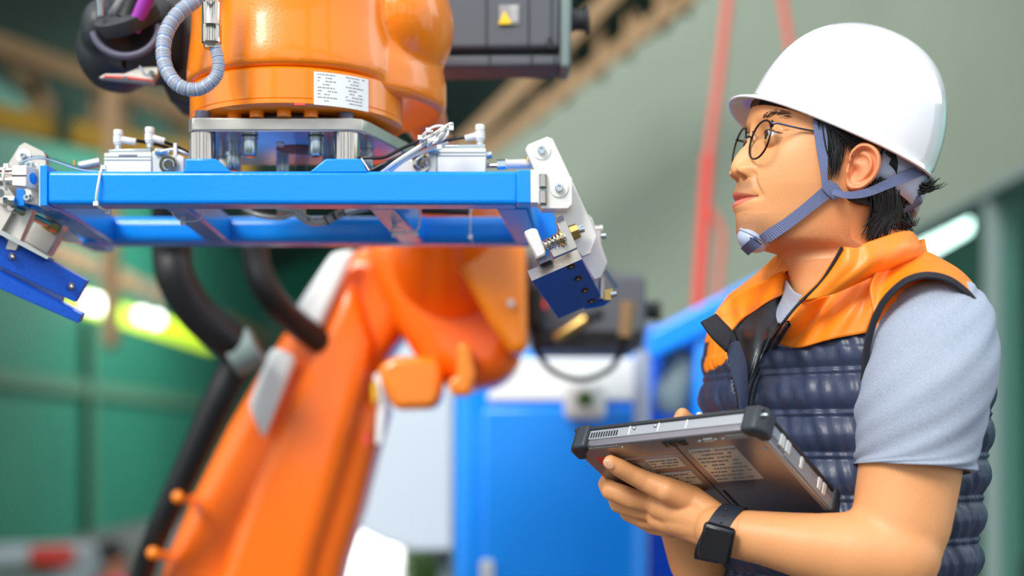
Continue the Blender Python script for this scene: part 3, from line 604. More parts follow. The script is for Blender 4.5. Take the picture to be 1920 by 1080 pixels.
# ---- pneumatic cylinders standing behind the front beam
def cylset(x0, x1, yt, capx0, capx1, pinx, piny, d=1.63):
    t = MB(); t.pp([(x0, yt+3), (x0, 330), (x1, 330), (x1, yt+1)], d, .032); c = t.build('cylinder_body', M('white_alu'), gt, bevel=.0012, label='white aluminium pneumatic cylinder')
    for k, y in enumerate((yt+9, yt+15)):
        q = MB(); q.pbox(x0+1, y, x1-1, y+1.6, d-.0006, .002); q.build('slot', M('frame_grey'), c)
    q = MB(); q.pp([(x0+8, yt-4), (x0+8, yt+3), (x1-1, yt+1), (x1-1, yt-6)], d+.003, .026); q.build('rail', M('zinc'), c, bevel=.001)
    q = MB(); q.pp([(capx0, yt-2), (capx0, 330), (capx1, 330), (capx1, yt-2)], d+.001, .03); q.build('end_cap', M('alu_grey'), c, bevel=.002)
    q = MB(); q.lathe(P(pinx, piny, d+.001), ((S(17,d),0),(S(17,d),.002),(S(10,d),.002),(S(10,d),.004),(S(8.5,d),.005)), 28, axis=(0,-1,0)); q.build('pivot_pin', M('chrome'), c)
    q = MB(); q.tube([P(pinx+10*math.cos(a), piny-10*math.sin(a), d-.0045) for a in np.linspace(-.2, 4.6, 20)], S(1.5,d), 6); q.build('circlip', M('zinc'), c)
    return c
ca = cylset(195, 284, 284, 284, 306, 316, 309); cb2 = cylset(820, 911, 276, 800, 820, 790, 306)
q = MB(); q.pp([(300, 292), (300, 330), (346, 330), (346, 294), (336, 290)], 1.636, .02); q.build('clevis', M('white_alu'), gt, bevel=.002)
q = MB(); q.pp([(775, 300), (785, 289), (805, 289), (805, 330), (740, 330), (695, 330), (722, 312), (748, 290)], 1.636, .02); q.build('clevis', M('white_alu'), gt, bevel=.002)
q = MB(); q.lathe(P(292, 284, 1.628), ((S(7,1.63),0),(S(7,1.63),.008),(S(5,1.63),.010),(S(5,1.63),.016)), 20, axis=(1,0,-.1)); q.build('sensor_plug', M('zinc'), gt)
q = MB(); q.lathe(P(812, 282, 1.628), ((S(5,1.63),-.006),(S(6,1.63),-.004),(S(6,1.63),.004),(S(4,1.63),.006)), 20, axis=(1,0,0)); q.build('sensor_plug', M('zinc'), gt)
q = MB(); q.pbox(222, 289, 256, 292, 1.6285, .002); q.build('cylinder_label', M('label_grey'), ca)
def fitting(x, y0, y1, dx, dy, d=1.64):
    s_ = lambda r: S(r, d)
    f = MB(); h = s_(y1-y0)
    f.lathe(P(x, y1, d), ((s_(6),0),(s_(6),h*.2),(s_(8),h*.24),(s_(8),h*.30),(s_(9.5),h*.34),(s_(9.5),h*.68),(s_(7.5),h*.70),(s_(9),h*.74),(s_(9),h*.96),(s_(8),h)), 20)
    o = f.build('elbow_fitting', M('white_plastic'), gt, label='white push-in elbow fitting')
    ym = y0+(y1-y0)*.48
    q = MB(); q.tube([P(x, ym, d), P(x+dx*.8, ym+dy*.8, d), P(x+dx*.82, ym+dy*.82, d), P(x+dx*.84, ym+dy*.84, d), P(x+dx, ym+dy, d)], [s_(7), s_(6.5), s_(5), s_(6.8), s_(6.2)], 16); q.build('side_port', M('white_plastic'), o)
    q = MB(); q.lathe(P(x, y1, d), ((s_(6.5),-.001),(s_(6.5),h*.22)), 6); q.build('hex_base', M('zinc'), o)
fitting(222, 244, 280, 33, 5); fitting(281, 239, 277, 28, 8); fitting(900, 234, 274, -28, 7)
def cable(pts, r, mt='black_rubber', name='air_hose', n=8): q = MB(); q.tube(pix_path(pts, n), S(r, 1.64), 8); return q.build(name, M(mt), gt)
cable(((250, 263, 1.64), (290, 270, 1.66), (330, 282, 1.68), (356, 290, 1.70)), 3.2)
cable(((306, 266, 1.64), (330, 275, 1.66), (365, 292, 1.70)), 3.2)
cable(((300, 284, 1.62), (325, 280, 1.62), (345, 286, 1.62), (362, 296, 1.63)), 2.6, 'white_plastic', 'sensor_cable')
q = MB(); q.pbox(325, 268, 331, 292, 1.615, .004); q.build('cable_tie', M('white_plastic'), gt)
cable(((876, 256, 1.64), (845, 262, 1.64), (800, 272, 1.62), (740, 298, 1.60), (690, 322, 1.60)), 3.4)
cable(((800, 258, 1.62), (755, 278, 1.61), (720, 295, 1.60), (680, 296, 1.60), (640, 302, 1.62), (585, 322, 1.64)), 3.2)
cable(((800, 262, 1.60), (770, 285, 1.59), (735, 300, 1.59), (712, 322, 1.60)), 3.0)
cable(((815, 258, 1.585), (780, 280, 1.585), (745, 302, 1.59), (715, 322, 1.60)), 4.4, 'white_plastic', 'sensor_cable')
cable(((840, 268, 1.60), (800, 282, 1.59), (760, 300, 1.59), (730, 322, 1.60)), 3.2, 'white_plastic', 'sensor_cable')
q = MB()   # coiled white cable knot
for k in range(7):
    c = (826+random.uniform(-14, 12), 254+random.uniform(-6, 6)); r1, r2 = random.uniform(13, 22), random.uniform(9, 17); ph = random.random()*3
    q.tube([P(c[0]+r1*math.cos(a+ph), c[1]+r2*math.sin(a), 1.58+.01*math.sin(a*2+k)) for a in np.linspace(0, 2*math.pi, 24)[:-1]], S(2.5, 1.58), 8, closed=True)
q.build('coiled_cable', M('white_plastic'), gt)
tie(((788, 268, 1.58), (796, 250, 1.57), (812, 246, 1.57)), 2.2, ((788, 258, 1.575), (803, 244, 1.57), (824, 276, 1.57), (846, 240, 1.57)))
# rods
def rod(name, pts, rs, mt='zinc', n=20, **k): q = MB(); q.tube([P(*a) for a in pts], [S(r, pts[0][2]) for r in rs], n); return q.build(name, M(mt), gt, **k)
rod('piston_rod', ((908, 311, 1.645), (950, 310, 1.64)), (4.5, 4.5), 'chrome')
rod('hex_nut', ((932, 309, 1.64), (948, 308, 1.64)), (10, 10), 'zinc', 6)
rod('rod_coupling', ((948, 308, 1.64), (952, 308, 1.64), (996, 307, 1.64)), (11, 8.5, 8.5), 'white_alu')
rod('knurled_nut', ((912, 292, 1.64), (922, 290, 1.64)), (7, 7), 'zinc', 10)
rod('brass_nipple', ((990, 303, 1.63), (990, 292, 1.63)), (4, 2.5), 'brass', 10)
rod('rod_coupling', ((150, 312, 1.64), (188, 304, 1.64)), (9, 9), 'alu_grey')
rod('brass_nipple', ((140, 312, 1.63), (140, 300, 1.63)), (3.5, 2.5), 'brass', 10)
# ---- right clamp
def plate(name, pix, d, th, mt='white_alu', bev=.0006, parent=None, **k): q = MB(); q.pp(pix, d, th); return q.build(name, M(mt), parent or gt, bevel=bev, **k)
def washer_bolt(x, y, d, R1=17, r=7.5):
    q = MB(); q.lathe(P(x, y, d), ((S(R1,d),0),(S(R1,d),-.0018),(S(r*.8,d),-.0018)), 36, axis=(0,1,0), cap=True); wsh = q.build('washer', M('white_alu'), gt)
    q = MB(); q.lathe(P(x, y, d-.0018), ((S(r,d),0),(S(r,d),-.005),(S(r*.85,d),-.006),(S(r*.5,d),-.006),(S(r*.5,d),-.003)), 24, axis=(0,1,0)); q.build('socket_bolt', M('zinc'), wsh)
lev = plate('lever_plate', ((985,280),(990,271),(1026,256),(1036,260),(1061,313),(1101,400),(1119,442),(1107,475),(1092,481),(1066,455),(1036,395),(1000,313)), 1.60, .012, label='long chamfered aluminium lever plate')
plate('lever_plate', ((1100,400),(1110,408),(1139,491),(1128,519),(1115,525),(1090,481),(1075,440)), 1.635, .012)
washer_bolt(1015, 282, 1.60); 
plate('clevis_block', ((995,318),(1013,318),(1016,325),(1065,325),(1073,335),(1073,383),(1065,391),(1016,391),(1008,380),(995,380)), 1.573, .03, label='white aluminium clevis block')
q = MB(); q.pbox(1026, 330, 1064, 386, 1.572, .002)
washer_bolt(1048, 353, 1.573)
for y0 in (326, 357):
    q = MB(); q.pbox(1011, y0, 1025, y0+27, 1.570, .004); c_ = q.build('bolt_pocket', M('frame_grey'), gt)
    q = MB(); q.cyl(P(1018, y0+2, 1.568), P(1018, y0+24, 1.568), S(6, 1.57), 16); q.build('hex_bolt', M('chrome'), c_)
plate('stop_block', ((982,434),(998,427),(1007,429),(1023,470),(1022,478),(1006,485)), 1.545, .02, label='white stop block', bev=.002)
q = MB(); q.pp([(1006,485),(1022,478),(1034,486),(1013,495)], 1.55, .02); q.build('stop_foot', M('knob_grey'), gt)
plate('guide_bracket', ((1041,409),(1055,403),(1083,464),(1038,483),(1031,469),(1059,456)), 1.56, .02, 'steel_plate')
q = MB(); q.pp([(1042,409),(1055,403),(1058,411),(1045,417)], 1.558, .004); q.build('guide_slot', M('knob_grey'), gt)
a, b = Vector(P(1018, 462, 1.56)), Vector(P(1060, 444, 1.56))
q = MB(); q.cyl(a, b, .0040, 12); q.build('guide_pin', M('chrome'), gt)
sp = []
u_ = (b-a).normalized(); e1 = Vector((0,1,0)); e2 = u_.cross(e1)
for k in range(110):
    t_ = k/109; r_ = S(9+5*t_, 1.56); sp.append(a+(b-a)*t_+(e1*math.cos(k*.36)+e2*math.sin(k*.36))*r_)
q = MB(); q.tube(sp, .0011, 6); q.build('coil_spring', M('chrome'), gt, label='steel coil spring')
rod('spring_washer', ((1051, 448, 1.56), (1054, 447, 1.56)), (17, 17), 'brass'); rod('spring_washer', ((1046, 450, 1.56), (1048, 449, 1.56)), (14, 14), 'brass')
rod('brass_nut', ((1070, 438, 1.585), (1084, 432, 1.585)), (15, 14), 'brass', 8); rod('stud', ((1084, 432, 1.585), (1096, 430, 1.585)), (7, 5), 'zinc', 12); rod('stud', ((1080, 428, 1.585), (1092, 424, 1.585)), (4, 3.5), 'zinc', 10)
# right jaw: blue faced plate with a bare silver edge
jd = [P(997,527,1.545), P(1091,486,1.545), P(1131,562,1.66), P(1047,598,1.66)]
up = P(989,508,1.56)-P(997,527,1.545)
q = MB(); q.hexa(jd, [p+up for p in jd]); jw = q.build('jaw_plate', M('blue_jaw'), gt, bevel=.0008, label='blue jaw plate with silver edge')
n_ = (jd[1]-jd[0]).cross(jd[3]-jd[0]).normalized()
q = MB(); o_ = Vector((0,-.0006,0)); q.hexa([jd[0]+o_, jd[1]+o_, jd[1]+Vector((0,.003,0)), jd[0]+Vector((0,.003,0))], [jd[0]+up+o_, jd[1]+up+o_, jd[1]+up+Vector((0,.003,0)), jd[0]+up+Vector((0,.003,0))]); q.build('silver_edge', M('brushed_steel'), jw)
jb = BVHTree.FromPolygons(jd, [(0,1,2,3)])
ux, uy = (jd[1]-jd[0]).normalized(), (jd[3]-jd[0]).normalized()
for x, y in ((1071,500),(1084,523),(1097,545),(1109,565)):
    h_, _ = hit(jb, x, y, .0006, 1.58)
    q = MB(); q.ball(h_, (.0050, .0066, .0012), ax=(ux, uy, n_), n=16); q.build('bolt_hole', M('black_rubber'), jw)
    q = MB(); q.ball(h_-uy*.001-Vector((0,.0006,.0006)), (.0016, .0024, .0012), ax=(ux, uy, n_), n=10); q.build('bolt', M('chrome'), jw)
q = MB(); q.prism([P(1131,562,1.655), P(1146,564,1.66), P(1131,574,1.68), P(1096,580,1.68)], up*.35); q.build('jaw_lip', M('blue_jaw'), gt)
q = MB(); q.cyl(P(1135, 508, 1.66), P(1156, 540, 1.66), S(5, 1.66), 12); q.build('clear_tube', M('clear_tube'), gt)
plate('elbow_block', ((1132,543),(1150,541),(1146,564),(1131,562)), 1.65, .01, 'brass'); rod('elbow_port', ((1145, 553, 1.65), (1156, 551, 1.65)), (6, 5), 'zinc', 12); rod('elbow_port', ((1128, 560, 1.65), (1128, 520, 1.65)), (6, 6), 'alu_grey', 12)
rod('side_bolt', ((1110, 431, 1.64), (1130, 429, 1.64)), (7, 7), 'white_alu', 8); rod('side_bolt', ((1112, 444, 1.64), (1136, 443, 1.64)), (5, 5), 'zinc', 8); rod('side_bolt', ((1122, 424, 1.64), (1122, 458, 1.64)), (6, 6), 'white_alu', 12)
# ---- left clamp (a little behind the focal plane)
dl = 1.60
plate('lever_plate', ((-30,380),(15,307),(36,273),(46,267),(81,284),(86,292),(86,330),(60,400),(30,470),(-40,460)), dl+.02, .012, 'steel_plate', label='beige grey lever plate at the left end')
washer_bolt(45, 293, dl+.02, 14, 6)
q = MB(); q.prism([P(22,310,dl-.03), P(49,310,dl-.03), P(49,350,dl-.03), P(22,348,dl-.03)], (.016, .045, 0)); rc = q.build('rod_clamp', M('white_alu'), gt, bevel=.001, label='split white rod clamp block')
q = MB(); q.pbox(22, 328, 49, 330, dl-.0308, .006); q.build('clamp_slit', M('black_rubber'), rc)
q = MB(); q.lathe(P(59,335,dl-.018), ((.0065,0),(.0065,.0025),(.0045,.003)), 20, axis=(.94,-.34,0)); q.build('blue_insert', M('blue_gloss'), rc)
plate('side_plate', ((72,308),(84,308),(84,387),(72,387)), dl-.016, .03, 'alu_grey')
plate('foot_plate', ((46,306),(72,306),(72,385),(46,380)), dl+.0, .006, 'white_alu')
for x, y in ((58, 311), (54, 372)):
    q = MB(); q.lathe(P(x, y, dl-.0), ((S(8,dl),0),(S(8,dl),.003),(S(6,dl),.0035),(S(6,dl),.008),(S(3,dl),.008),(S(3,dl),.004)), 20, axis=(0,-1,0)); q.build('socket_bolt', M('zinc'), gt)
rod('guide_rod', ((-60, 318, dl), (30, 320, dl)), (7, 7), 'chrome'); rod('guide_rod', ((-60, 340, dl), (30, 339, dl)), (8, 8), 'chrome')
tie(((9, 310, 1.585), (6, 330, 1.58), (9, 345, 1.585), (12, 356, 1.59)), 3, ((12, 311, 1.58),))
cable(((38, 307, 1.60), (50, 298, 1.59), (75, 295, 1.59), (100, 300, 1.60), (150, 316, 1.60), (200, 321, 1.60)), 4.2, 'clear_tube', 'clear_hose')
cable(((38, 309, 1.602), (50, 300, 1.592), (75, 297, 1.592), (100, 302, 1.602), (150, 318, 1.602), (200, 323, 1.602)), 1.6, 'white_plastic', 'clear_hose_core')
plate('bearing_block', ((-10,330),(14,350),(30,372),(30,388),(-10,380)), dl+.0, .03, 'steel_plate')
rod('pivot_bolt', ((0, 362, dl-.01), (0, 362, dl-.02)), (8, 8), 'zinc'); rod('pivot_nut', ((8, 376, dl-.006), (28, 376, dl-.006)), (8, 8), 'zinc', 8)
q = MB(); q.pp([(30,352),(46,356),(46,386),(30,386)], dl-.002, .04); q.build('blue_bracket', M('blue_paint'), gt, bevel=.001)
rod('guide_shaft', ((20, 388, 1.60), (100, 424, 1.68)), (8, 8), 'chrome')
rod('shaft_collar', ((88, 419, 1.67), (101, 426, 1.685)), (12, 12), 'brass')
plate('guide_block', ((66,412),(120,420),(117,432),(89,478),(45,452)), 1.69, .02, 'steel_plate', bev=.0015)
plate('guide_block_cap', ((120,424),(146,446),(146,454),(112,450)), 1.72, .02, 'white_alu')
jl = MB(); jl.prism([P(-60, 410, 1.60), P(0, 437, 1.62), P(163, 527, 1.66), P(141, 567, 1.66), P(0, 500, 1.62), P(-60, 475, 1.60)], (0, .012, .002)); jw2 = jl.build('jaw_plate', M('blue_jaw'), gt, bevel=.0008, label='scuffed blue jaw plate at the left edge')
for x, y, dd in ((23, 481, 1.618), (134, 537, 1.648)):
    q = MB(); q.ball(P(x, y, dd+.002), (.0042, .003, .0048), n=14); q.build('bolt_hole', M('knob_grey'), jw2); q = MB(); q.ball(P(x+1, y+1, dd), (.0026, .002, .0030), n=10); q.build('bolt', M('chrome'), jw2)
q = MB(); q.prism([P(0, 500, 1.62), P(117, 556, 1.65), P(113, 572, 1.66), P(0, 512, 1.63)], (0, .01, 0)); q.build('jaw_groove', M('alu_grey'), jw2)
q = MB(); q.prism([P(-60, 483, 1.60), P(0, 511, 1.615), P(153, 590, 1.655), P(146, 606, 1.655), P(0, 542, 1.615), P(-60, 515, 1.60)], (0, .016, .004)); q.build('jaw_strip', M('blue_jaw'), gt, bevel=.0008, label='lower blue jaw strip')
q = MB(); q.prism([P(-70, 426, 1.60), P(4, 432, 1.60), P(40, 452, 1.61), P(92, 482, 1.62), P(88, 486, 1.62), P(0, 440, 1.60)], (0, .02, 0)); q.build('jaw_backing', M('alu_grey'), gt)
q = MB(); q.prism([P(-60, 400, 1.61), P(22, 398, 1.61), P(0, 436, 1.61), P(-60, 420, 1.61)], (0, .01, 0)); q.build('link_plate', M('steel_plate'), gt)
# ================================================================ THE MAN
C_, S_ = math.cos(math.radians(12)), math.sin(math.radians(12))
tau = math.radians(23); rl = math.radians(6)
h_f = Vector((-C_*math.cos(tau), -S_*math.cos(tau), math.sin(tau))); h_l = Vector((S_*math.cos(rl), -C_*math.cos(rl), -math.sin(rl))); h_u = h_f.cross(h_l); h_u = -h_u if h_u.z < 0 else h_u; h_u.normalize(); h_l = h_u.cross(h_f); h_l = -h_l if h_l.y > 0 else h_l
HO = Vector((.3715, 1.59, 1.636)); HA, HBk, HW, HH = .114, .101, .106, .124
def inhelm(p, lim=.9):
    v = Vector(p)-HO; f_, l_, u_ = v.dot(h_f), v.dot(h_l), v.dot(h_u)
    if u_ <= -.014: return tuple(p)
    u_ = max(u_, 0)
    r = math.sqrt((f_/HA)**2+(l_/HW)**2+(u_/HH)**2)
    return tuple(p) if r <= lim else tuple(HO+v*(lim/r))
CX, CY = .3554, 1.573
def feat(px, py, b=0.0):       # image point on the head at lateral offset b -> (forward a, height z)
    k = (px-960)/F; a = ((CX+b*S_)-k*(CY-b*C_))/(C_-k*S_)
    return a, CZ+(HY-py)/F*(CY-a*S_-b*C_)
def H(a, b, z): return Vector((CX-a*C_+b*S_, CY-a*S_-b*C_, z))
base = [(1600,40),(1560,75),(1500,110),(1450,140),(1424,170),(1414,195),(1411,215),(1411,232),(1415,250),(1414,270),(1406,300),(1396,325),(1391,339),(1389,355),(1388,374),(1388,392),(1386,410),(1384,425),(1384,440),(1387,452),(1395,460),(1412,464),(1438,467),(1460,471),(1473,481),(1481,496),(1487,515),(1490,530),(1492,600)]
tot = [(1411,215),(1409,232),(1407.5,240),(1406,250),(1403,262),(1397,272),(1388,281),(1379,293),(1373,305),(1370.5,314),(1371.5,322),(1376,329),(1384,334),(1386.5,340),(1381,352),(1376.5,362),(1377,367),(1380.5,372),(1382.5,374.5),(1378.5,378),(1375.5,384),(1377,390),(1382,400),(1383,410),(1382,420),(1382,433),(1383,445),(1387,452)]
def tab(t): q = sorted([feat(x, y)[::-1] for x, y in t]); return np.array([u[0] for u in q]), np.array([u[1] for u in q])
zb_, ab_ = tab(base); zt_, at_ = tab(tot)
zfine = np.linspace(1.42, 1.76, 1701)
def smooth(v, s):
    k = np.exp(-.5*(np.arange(-4*s, 4*s+1)/s)**2); k /= k.sum(); return np.convolve(np.pad(v, 4*s, mode='edge'), k, 'valid')
fb = smooth(np.interp(zfine, zb_, ab_), 16)
ft0 = np.interp(zfine, zt_, at_); ft0[(zfine < zt_[0]) | (zfine > zt_[-1])] = -1
fbr = np.interp(zfine, zb_, ab_)
add = smooth(np.where(ft0 > -1, ft0-fbr, 0), 4)
zn = feat(1386, 340)[1]
zl = feat(1383, 405)[1]
z_rows = []
z = 1.758
while z > 1.43:
    z_rows.append(z)
    pyl = HY-(z-CZ)*F/1.55
    z -= .0012 if z > 1.655 else (.00062 if z > 1.535 else (.0008 if z > 1.515 else (.00035 if z > 1.495 else .003)))
z_rows = np.array(z_rows)
u = np.linspace(-math.pi, math.pi, 4001); wgt = 1+4.5*np.exp(-((u-.22)/.62)**2); cw = np.cumsum(wgt); cw = (cw-cw[0])/(cw[-1]-cw[0])
phi = np.interp(np.linspace(0, 1, 361)[:-1], cw, u)
Z, PH = np.meshgrid(z_rows, phi, indexing='ij')
def tz(pairs, z): p = sorted(pairs); return np.interp(z, [q[0] for q in p], [q[1] for q in p])
Fz = np.interp(Z, zfine, fb)
Wz = np.interp(Z, zfine, smooth(tz([(1.76,.02),(1.74,.040),(1.72,.058),(1.70,.068),(1.66,.075),(1.63,.0745),(1.60,.0735),(1.575,.071),(1.55,.066),(1.53,.060),(1.515,.056),(1.50,.054),(1.47,.055),(1.43,.062)], zfine), 20))
Bz = np.interp(Z, zfine, smooth(tz([(1.76,.0),(1.74,.04),(1.72,.07),(1.70,.085),(1.66,.098),(1.60,.092),(1.57,.082),(1.54,.077),(1.50,.075),(1.47,.080),(1.43,.092)], zfine), 20))
Tz = tz([(1.65,0),(1.61,.03),(1.575,.14),(1.55,.26),(1.53,.36),(1.515,.42),(1.507,.34),(1.497,.05),(1.49,0)], Z)
cph, sph = np.cos(PH), np.sin(PH)
mid = (Fz-Bz)/2; half = (Fz+Bz)/2
e = 2/2.12
A = mid+half*np.sign(cph)*np.abs(cph)**e
B = Wz*np.sign(sph)*np.abs(sph)**e*(1-Tz*np.clip(cph, 0, 1)**1.5)
front = cph > -.1
def g(x, s): return np.exp(-(x/s)**2)
ADD = np.interp(Z, zfine, add)
def sst(x, a, b): t = np.clip((x-a)/(b-a), 0, 1); return t*t*(3-2*t)
wn = tz([(1.66,.011),(1.635,.0075),(1.61,.010),(1.596,.0125),(1.588,.0115),(1.578,.010)], Z)
isn = Z > zn
lat = np.where(isn, np.exp(-np.abs(B/wn)**2.2), 0)+np.where((~isn) & (Z > zl), np.exp(-np.abs(B/.021)**3), 0)+np.where(Z <= zl, np.exp(-np.abs(B/.022)**2), 0)
Dn = ADD*lat
for sgn in (1, -1):
    Bs = B*sgn
    # nose wing, nostril
    aw, zw = feat(1403, 322, .015); Dn += .0100*np.exp(-(((Bs-.0150)/.0064)**2+((Z-(zn+.0105))/.0080)**2)**1.4)
    Dn += -.0110*np.exp(-(((Bs-.0085)/.0042)**2+((Z-(zn+.0035))/.0032)**2))
    Dn += .0022*g(Bs-.028, .018)*g(Z-(zn+.068), .008)            # brow ridge
    Dn += -.0035*g(Bs-.013, .008)*g(Z-feat(1440, 252, .031)[1]-.002, .012)  # inner socket
    Dn += .0035*g(Bs-.047, .018)*g(Z-(zn+.022), .018)            # cheek
    Dn += -.0024*np.exp(-((Bs-(.0215+(zn+.006-Z)*.34))/.0024)**2)*sst(Z, zn-.026, zn-.012)*(1-sst(Z, zn+.004, zn+.012))  # smile fold
    zm = feat(1424, 368, .026)[1]; Dn += -.0022*g(Bs-.0265, .0045)*g(Z-zm, .0045)
zmc = feat(1381.5, 374.5)[1]; zmo = feat(1424, 368, .026)[1]
zline = zmc+(zmo-zmc)*np.clip(np.abs(B)/.026, 0, 1.1)**1.4
Dn += -.0022*np.exp(-((Z-zline)/.0011)**2)*(np.abs(B) < .0262)
Dn += -.0015*g(B, .0035)*g(Z-(zn-.006), .004)*1.0
A = A+np.where(front, Dn, 0)
# eye opening and lids
EYES = []
ae, ze = feat(1432, 256, .030)
tint = np.ones(A.shape+(3,))*np.array([lin(234), lin(164), lin(108)])
for sgn in (1, -1):
    be = .0300*sgn; re = .0122; fa = np.interp(ze, zfine, fb)
    a_s0 = .0005+(np.interp(ze, zfine, fb)-np.interp(ze, z_rows[::-1], Bz[::-1,0]))/2+(np.interp(ze, zfine, fb)+.095)/2*math.sqrt(1-(.0315/.0745)**2)
    ac = ae-.0135; EYES.append((ac, be, ze))
    db, dz = B-be, Z-ze; r2 = db**2+dz**2
    soc = np.exp(-(r2/(.0165**2))**1.5); A = A-np.where(front, .0028*soc, 0)
    lid = ac+np.sqrt(np.clip((re+.0014)**2-r2, 0, None)); m_ = (r2 < (re+.0010)**2) & front
    A = np.where(m_, np.maximum(A, lid), A)
    x_ = db*sgn/.0138; upc = .0060*(1-np.clip(np.abs(x_+.05), 0, 1)**2.2)+.0006; loc_ = -.0040*(1-np.clip(np.abs(x_), 0, 1)**2)
    tilt = .0012*x_
    op = m_ & (np.abs(x_) < 1) & (dz < upc+tilt) & (dz > loc_+tilt)
    A = np.where(op, ac+np.sqrt(np.clip(re**2-r2, 0, None))-.0022, A)
    A = A-np.where(front, .0013*np.exp(-((dz-upc*1.25-.0030)/.0009)**2)*(np.abs(x_) < 1.25)*(r2 < .02**2), 0)
    rim = m_ & (np.abs(x_) < 1.06) & (dz < upc+tilt+.0012) & (dz > upc+tilt-.0003)
    tint[rim] *= np.array([.25, .2, .2])
# colour of the skin itself: lips, stubble, brows
lipu = (Z > zline) & (Z < zline+.0072*(1-(np.abs(B)/.0262)**2)+.0008*np.exp(-(B/.006)**2)) & (np.abs(B) < .026) & front
lipl = (Z <= zline) & (Z > zline-.0085*(1-(np.abs(B)/.0255)**2.2)) & (np.abs(B) < .0255) & front
tint[lipu] = [lin(196), lin(104), lin(82)]; tint[lipl] = [lin(212), lin(118), lin(96)]
stub = front & ~lipu & ~lipl
sb = np.exp(-((Z-(zn-.0075))/.0075)**2)*np.exp(-(B/.024)**4)+.75*np.exp(-((Z-feat(1383,440)[1]-.003)/.016)**4)*np.exp(-((np.abs(B))/.035)**4)
sbj = np.exp(-((Z-1.512)/.016)**2)*.5*(A < .1)
k_ = np.clip((sb+sbj)*.85*(0.75+.5*np.random.rand(*A.shape)), 0, .6)[..., None]*stub[..., None]
tint = tint*(1-k_)+np.array([lin(104), lin(76), lin(64)])*k_
PT = np.stack([CX-A*C_+B*S_, CY-A*S_-B*C_, Z], -1)
nR, nC = A.shape
hv = [inhelm(p) for p in PT.reshape(-1, 3)]; hf = []
for i in range(nR-1):
    for k in range(nC): hf.append((i*nC+k, (i+1)*nC+k, (i+1)*nC+(k+1) % nC, i*nC+(k+1) % nC))
hf.append(tuple(range(nC))); 
head = MB(); head.add(hv, hf); HB = bvh_of(head)
htint = tint.reshape(-1, 3)
# ears
def ear(outline, cen, px_off=0, side=1):
    cpx, cpy = cen; h0, n0 = hit(HB, 1600, 318, 0, 1.5)
    ec = Vector(h0); out = MB(); nr, nt_ = 18, 64; rows = []; cols = []
    ol = crom([(x-cpx, y-cpy) for x, y in outline], 64//len(outline)+1, closed=True); ol = [ol[int(k*len(ol)/nt_)] for k in range(nt_)]
    for i in range(nr+1):
        r = i/nr*1.0; row = []
        for k in range(nt_):
            ox, oy = ol[k]; x, y = cpx+ox*r, cpy+oy*r; th = math.atan2(-oy, ox)
            back = max(0, math.cos(th*.5-.25))**.5 if True else 1
            h = .0015+.0062*math.exp(-((r-.86)/.09)**2)*(1 if not (math.pi*.62 < abs(th) <= math.pi and oy > -8) else .25)
            h -= .002*math.exp(-((r-.68)/.08)**2)
            h += .0045*math.exp(-((r-.50)/.10)**2)*(max(0, math.cos(th-.15))**.7 if ox > -6 else 0)
            h -= .0075*math.exp(-(((x-1603)/9)**2+((y-322)/12)**2))
            h -= .004*math.exp(-(((x-1612)/10)**2+((y-296)/8)**2))
            h += .0045*math.exp(-(((x-1591)/6)**2+((y-322)/8)**2))
            h += .0015*math.exp(-(((x-1604)/12)**2+((y-349)/7)**2))
            if r > .95: h -= (r-.95)/.05*.006
            flare = .0025+.013*np.clip((x-1588)/62, 0, 1)
            d_ = ec.y-flare-h-.0005
            row.append(P(x, y, d_))
        rows.append(row)
    back_r = []
    for i in range(4):
        t_ = i/3; back_r.append([P(cpx+ol[k][0]*(1-.25*t_), cpy+ol[k][1]*(1-.25*t_), rows[-1][k].y+.004+.014*t_) for k in range(nt_)])
    out.grid(rows+back_r, cv=True)
    return out
eo = ((1591,290),(1597,279),(1610,268),(1625,266),(1641,274),(1651,291),(1651,312),(1643,331),(1630,346),(1613,357),(1598,358),(1588,352),(1584,338),(1584,322),(1588,308))
er = ear(eo, (1615, 312))
er2 = MB(); er2.add([tuple(2*H(0,0,0).lerp(H(0,0,0),0)-2*H(0,0,0)+Vector(v)) for v in er.v], er.f)
# mirror the ear to the hidden side of the head
ex = Vector((S_, -C_, 0)); ctr = H(0, 0, 0)
er2.v = [tuple(Vector(v)-ex*2*((Vector(v)-Vector((CX, CY, 0))).dot(ex))) for v in er.v]
# torso frame
FT = Vector((-.82, -.57, 0)).normalized(); LT = Vector((-FT.y, FT.x, 0)); LT = Vector((.57, -.82, 0)).normalized()
TX, TY = .366, 1.605
TAB = [(1.515,.060,.065,.062,.0),(1.495,.062,.085,.10,.0),(1.475,.070,.10,.145,.0),(1.45,.082,.104,.165,.0),(1.42,.092,.112,.174,.0),(1.38,.102,.116,.178,.0),(1.33,.108,.118,.176,.0),(1.28,.111,.116,.172,.0),(1.22,.112,.112,.166,.0),(1.15,.112,.106,.16,.0),(1.05,.118,.102,.156,.0),(.98,.116,.10,.156,.0)]
def torso(z, ph, off=0.0):
    zz = [t[0] for t in TAB][::-1]; iv = lambda j: float(np.interp(z, zz, [t[j] for t in TAB][::-1]))
    fa, ba, b = iv(1)+off, iv(2)+off, iv(3)+off; c, s_ = math.cos(ph), math.sin(ph); ee = .88
    a = (fa if c > 0 else ba)*(abs(c)**ee)*(1 if c > 0 else -1); l = b*(abs(s_)**ee)*(1 if s_ > 0 else -1)
    p = Vector((TX, TY, z))+FT*a+LT*l; return p
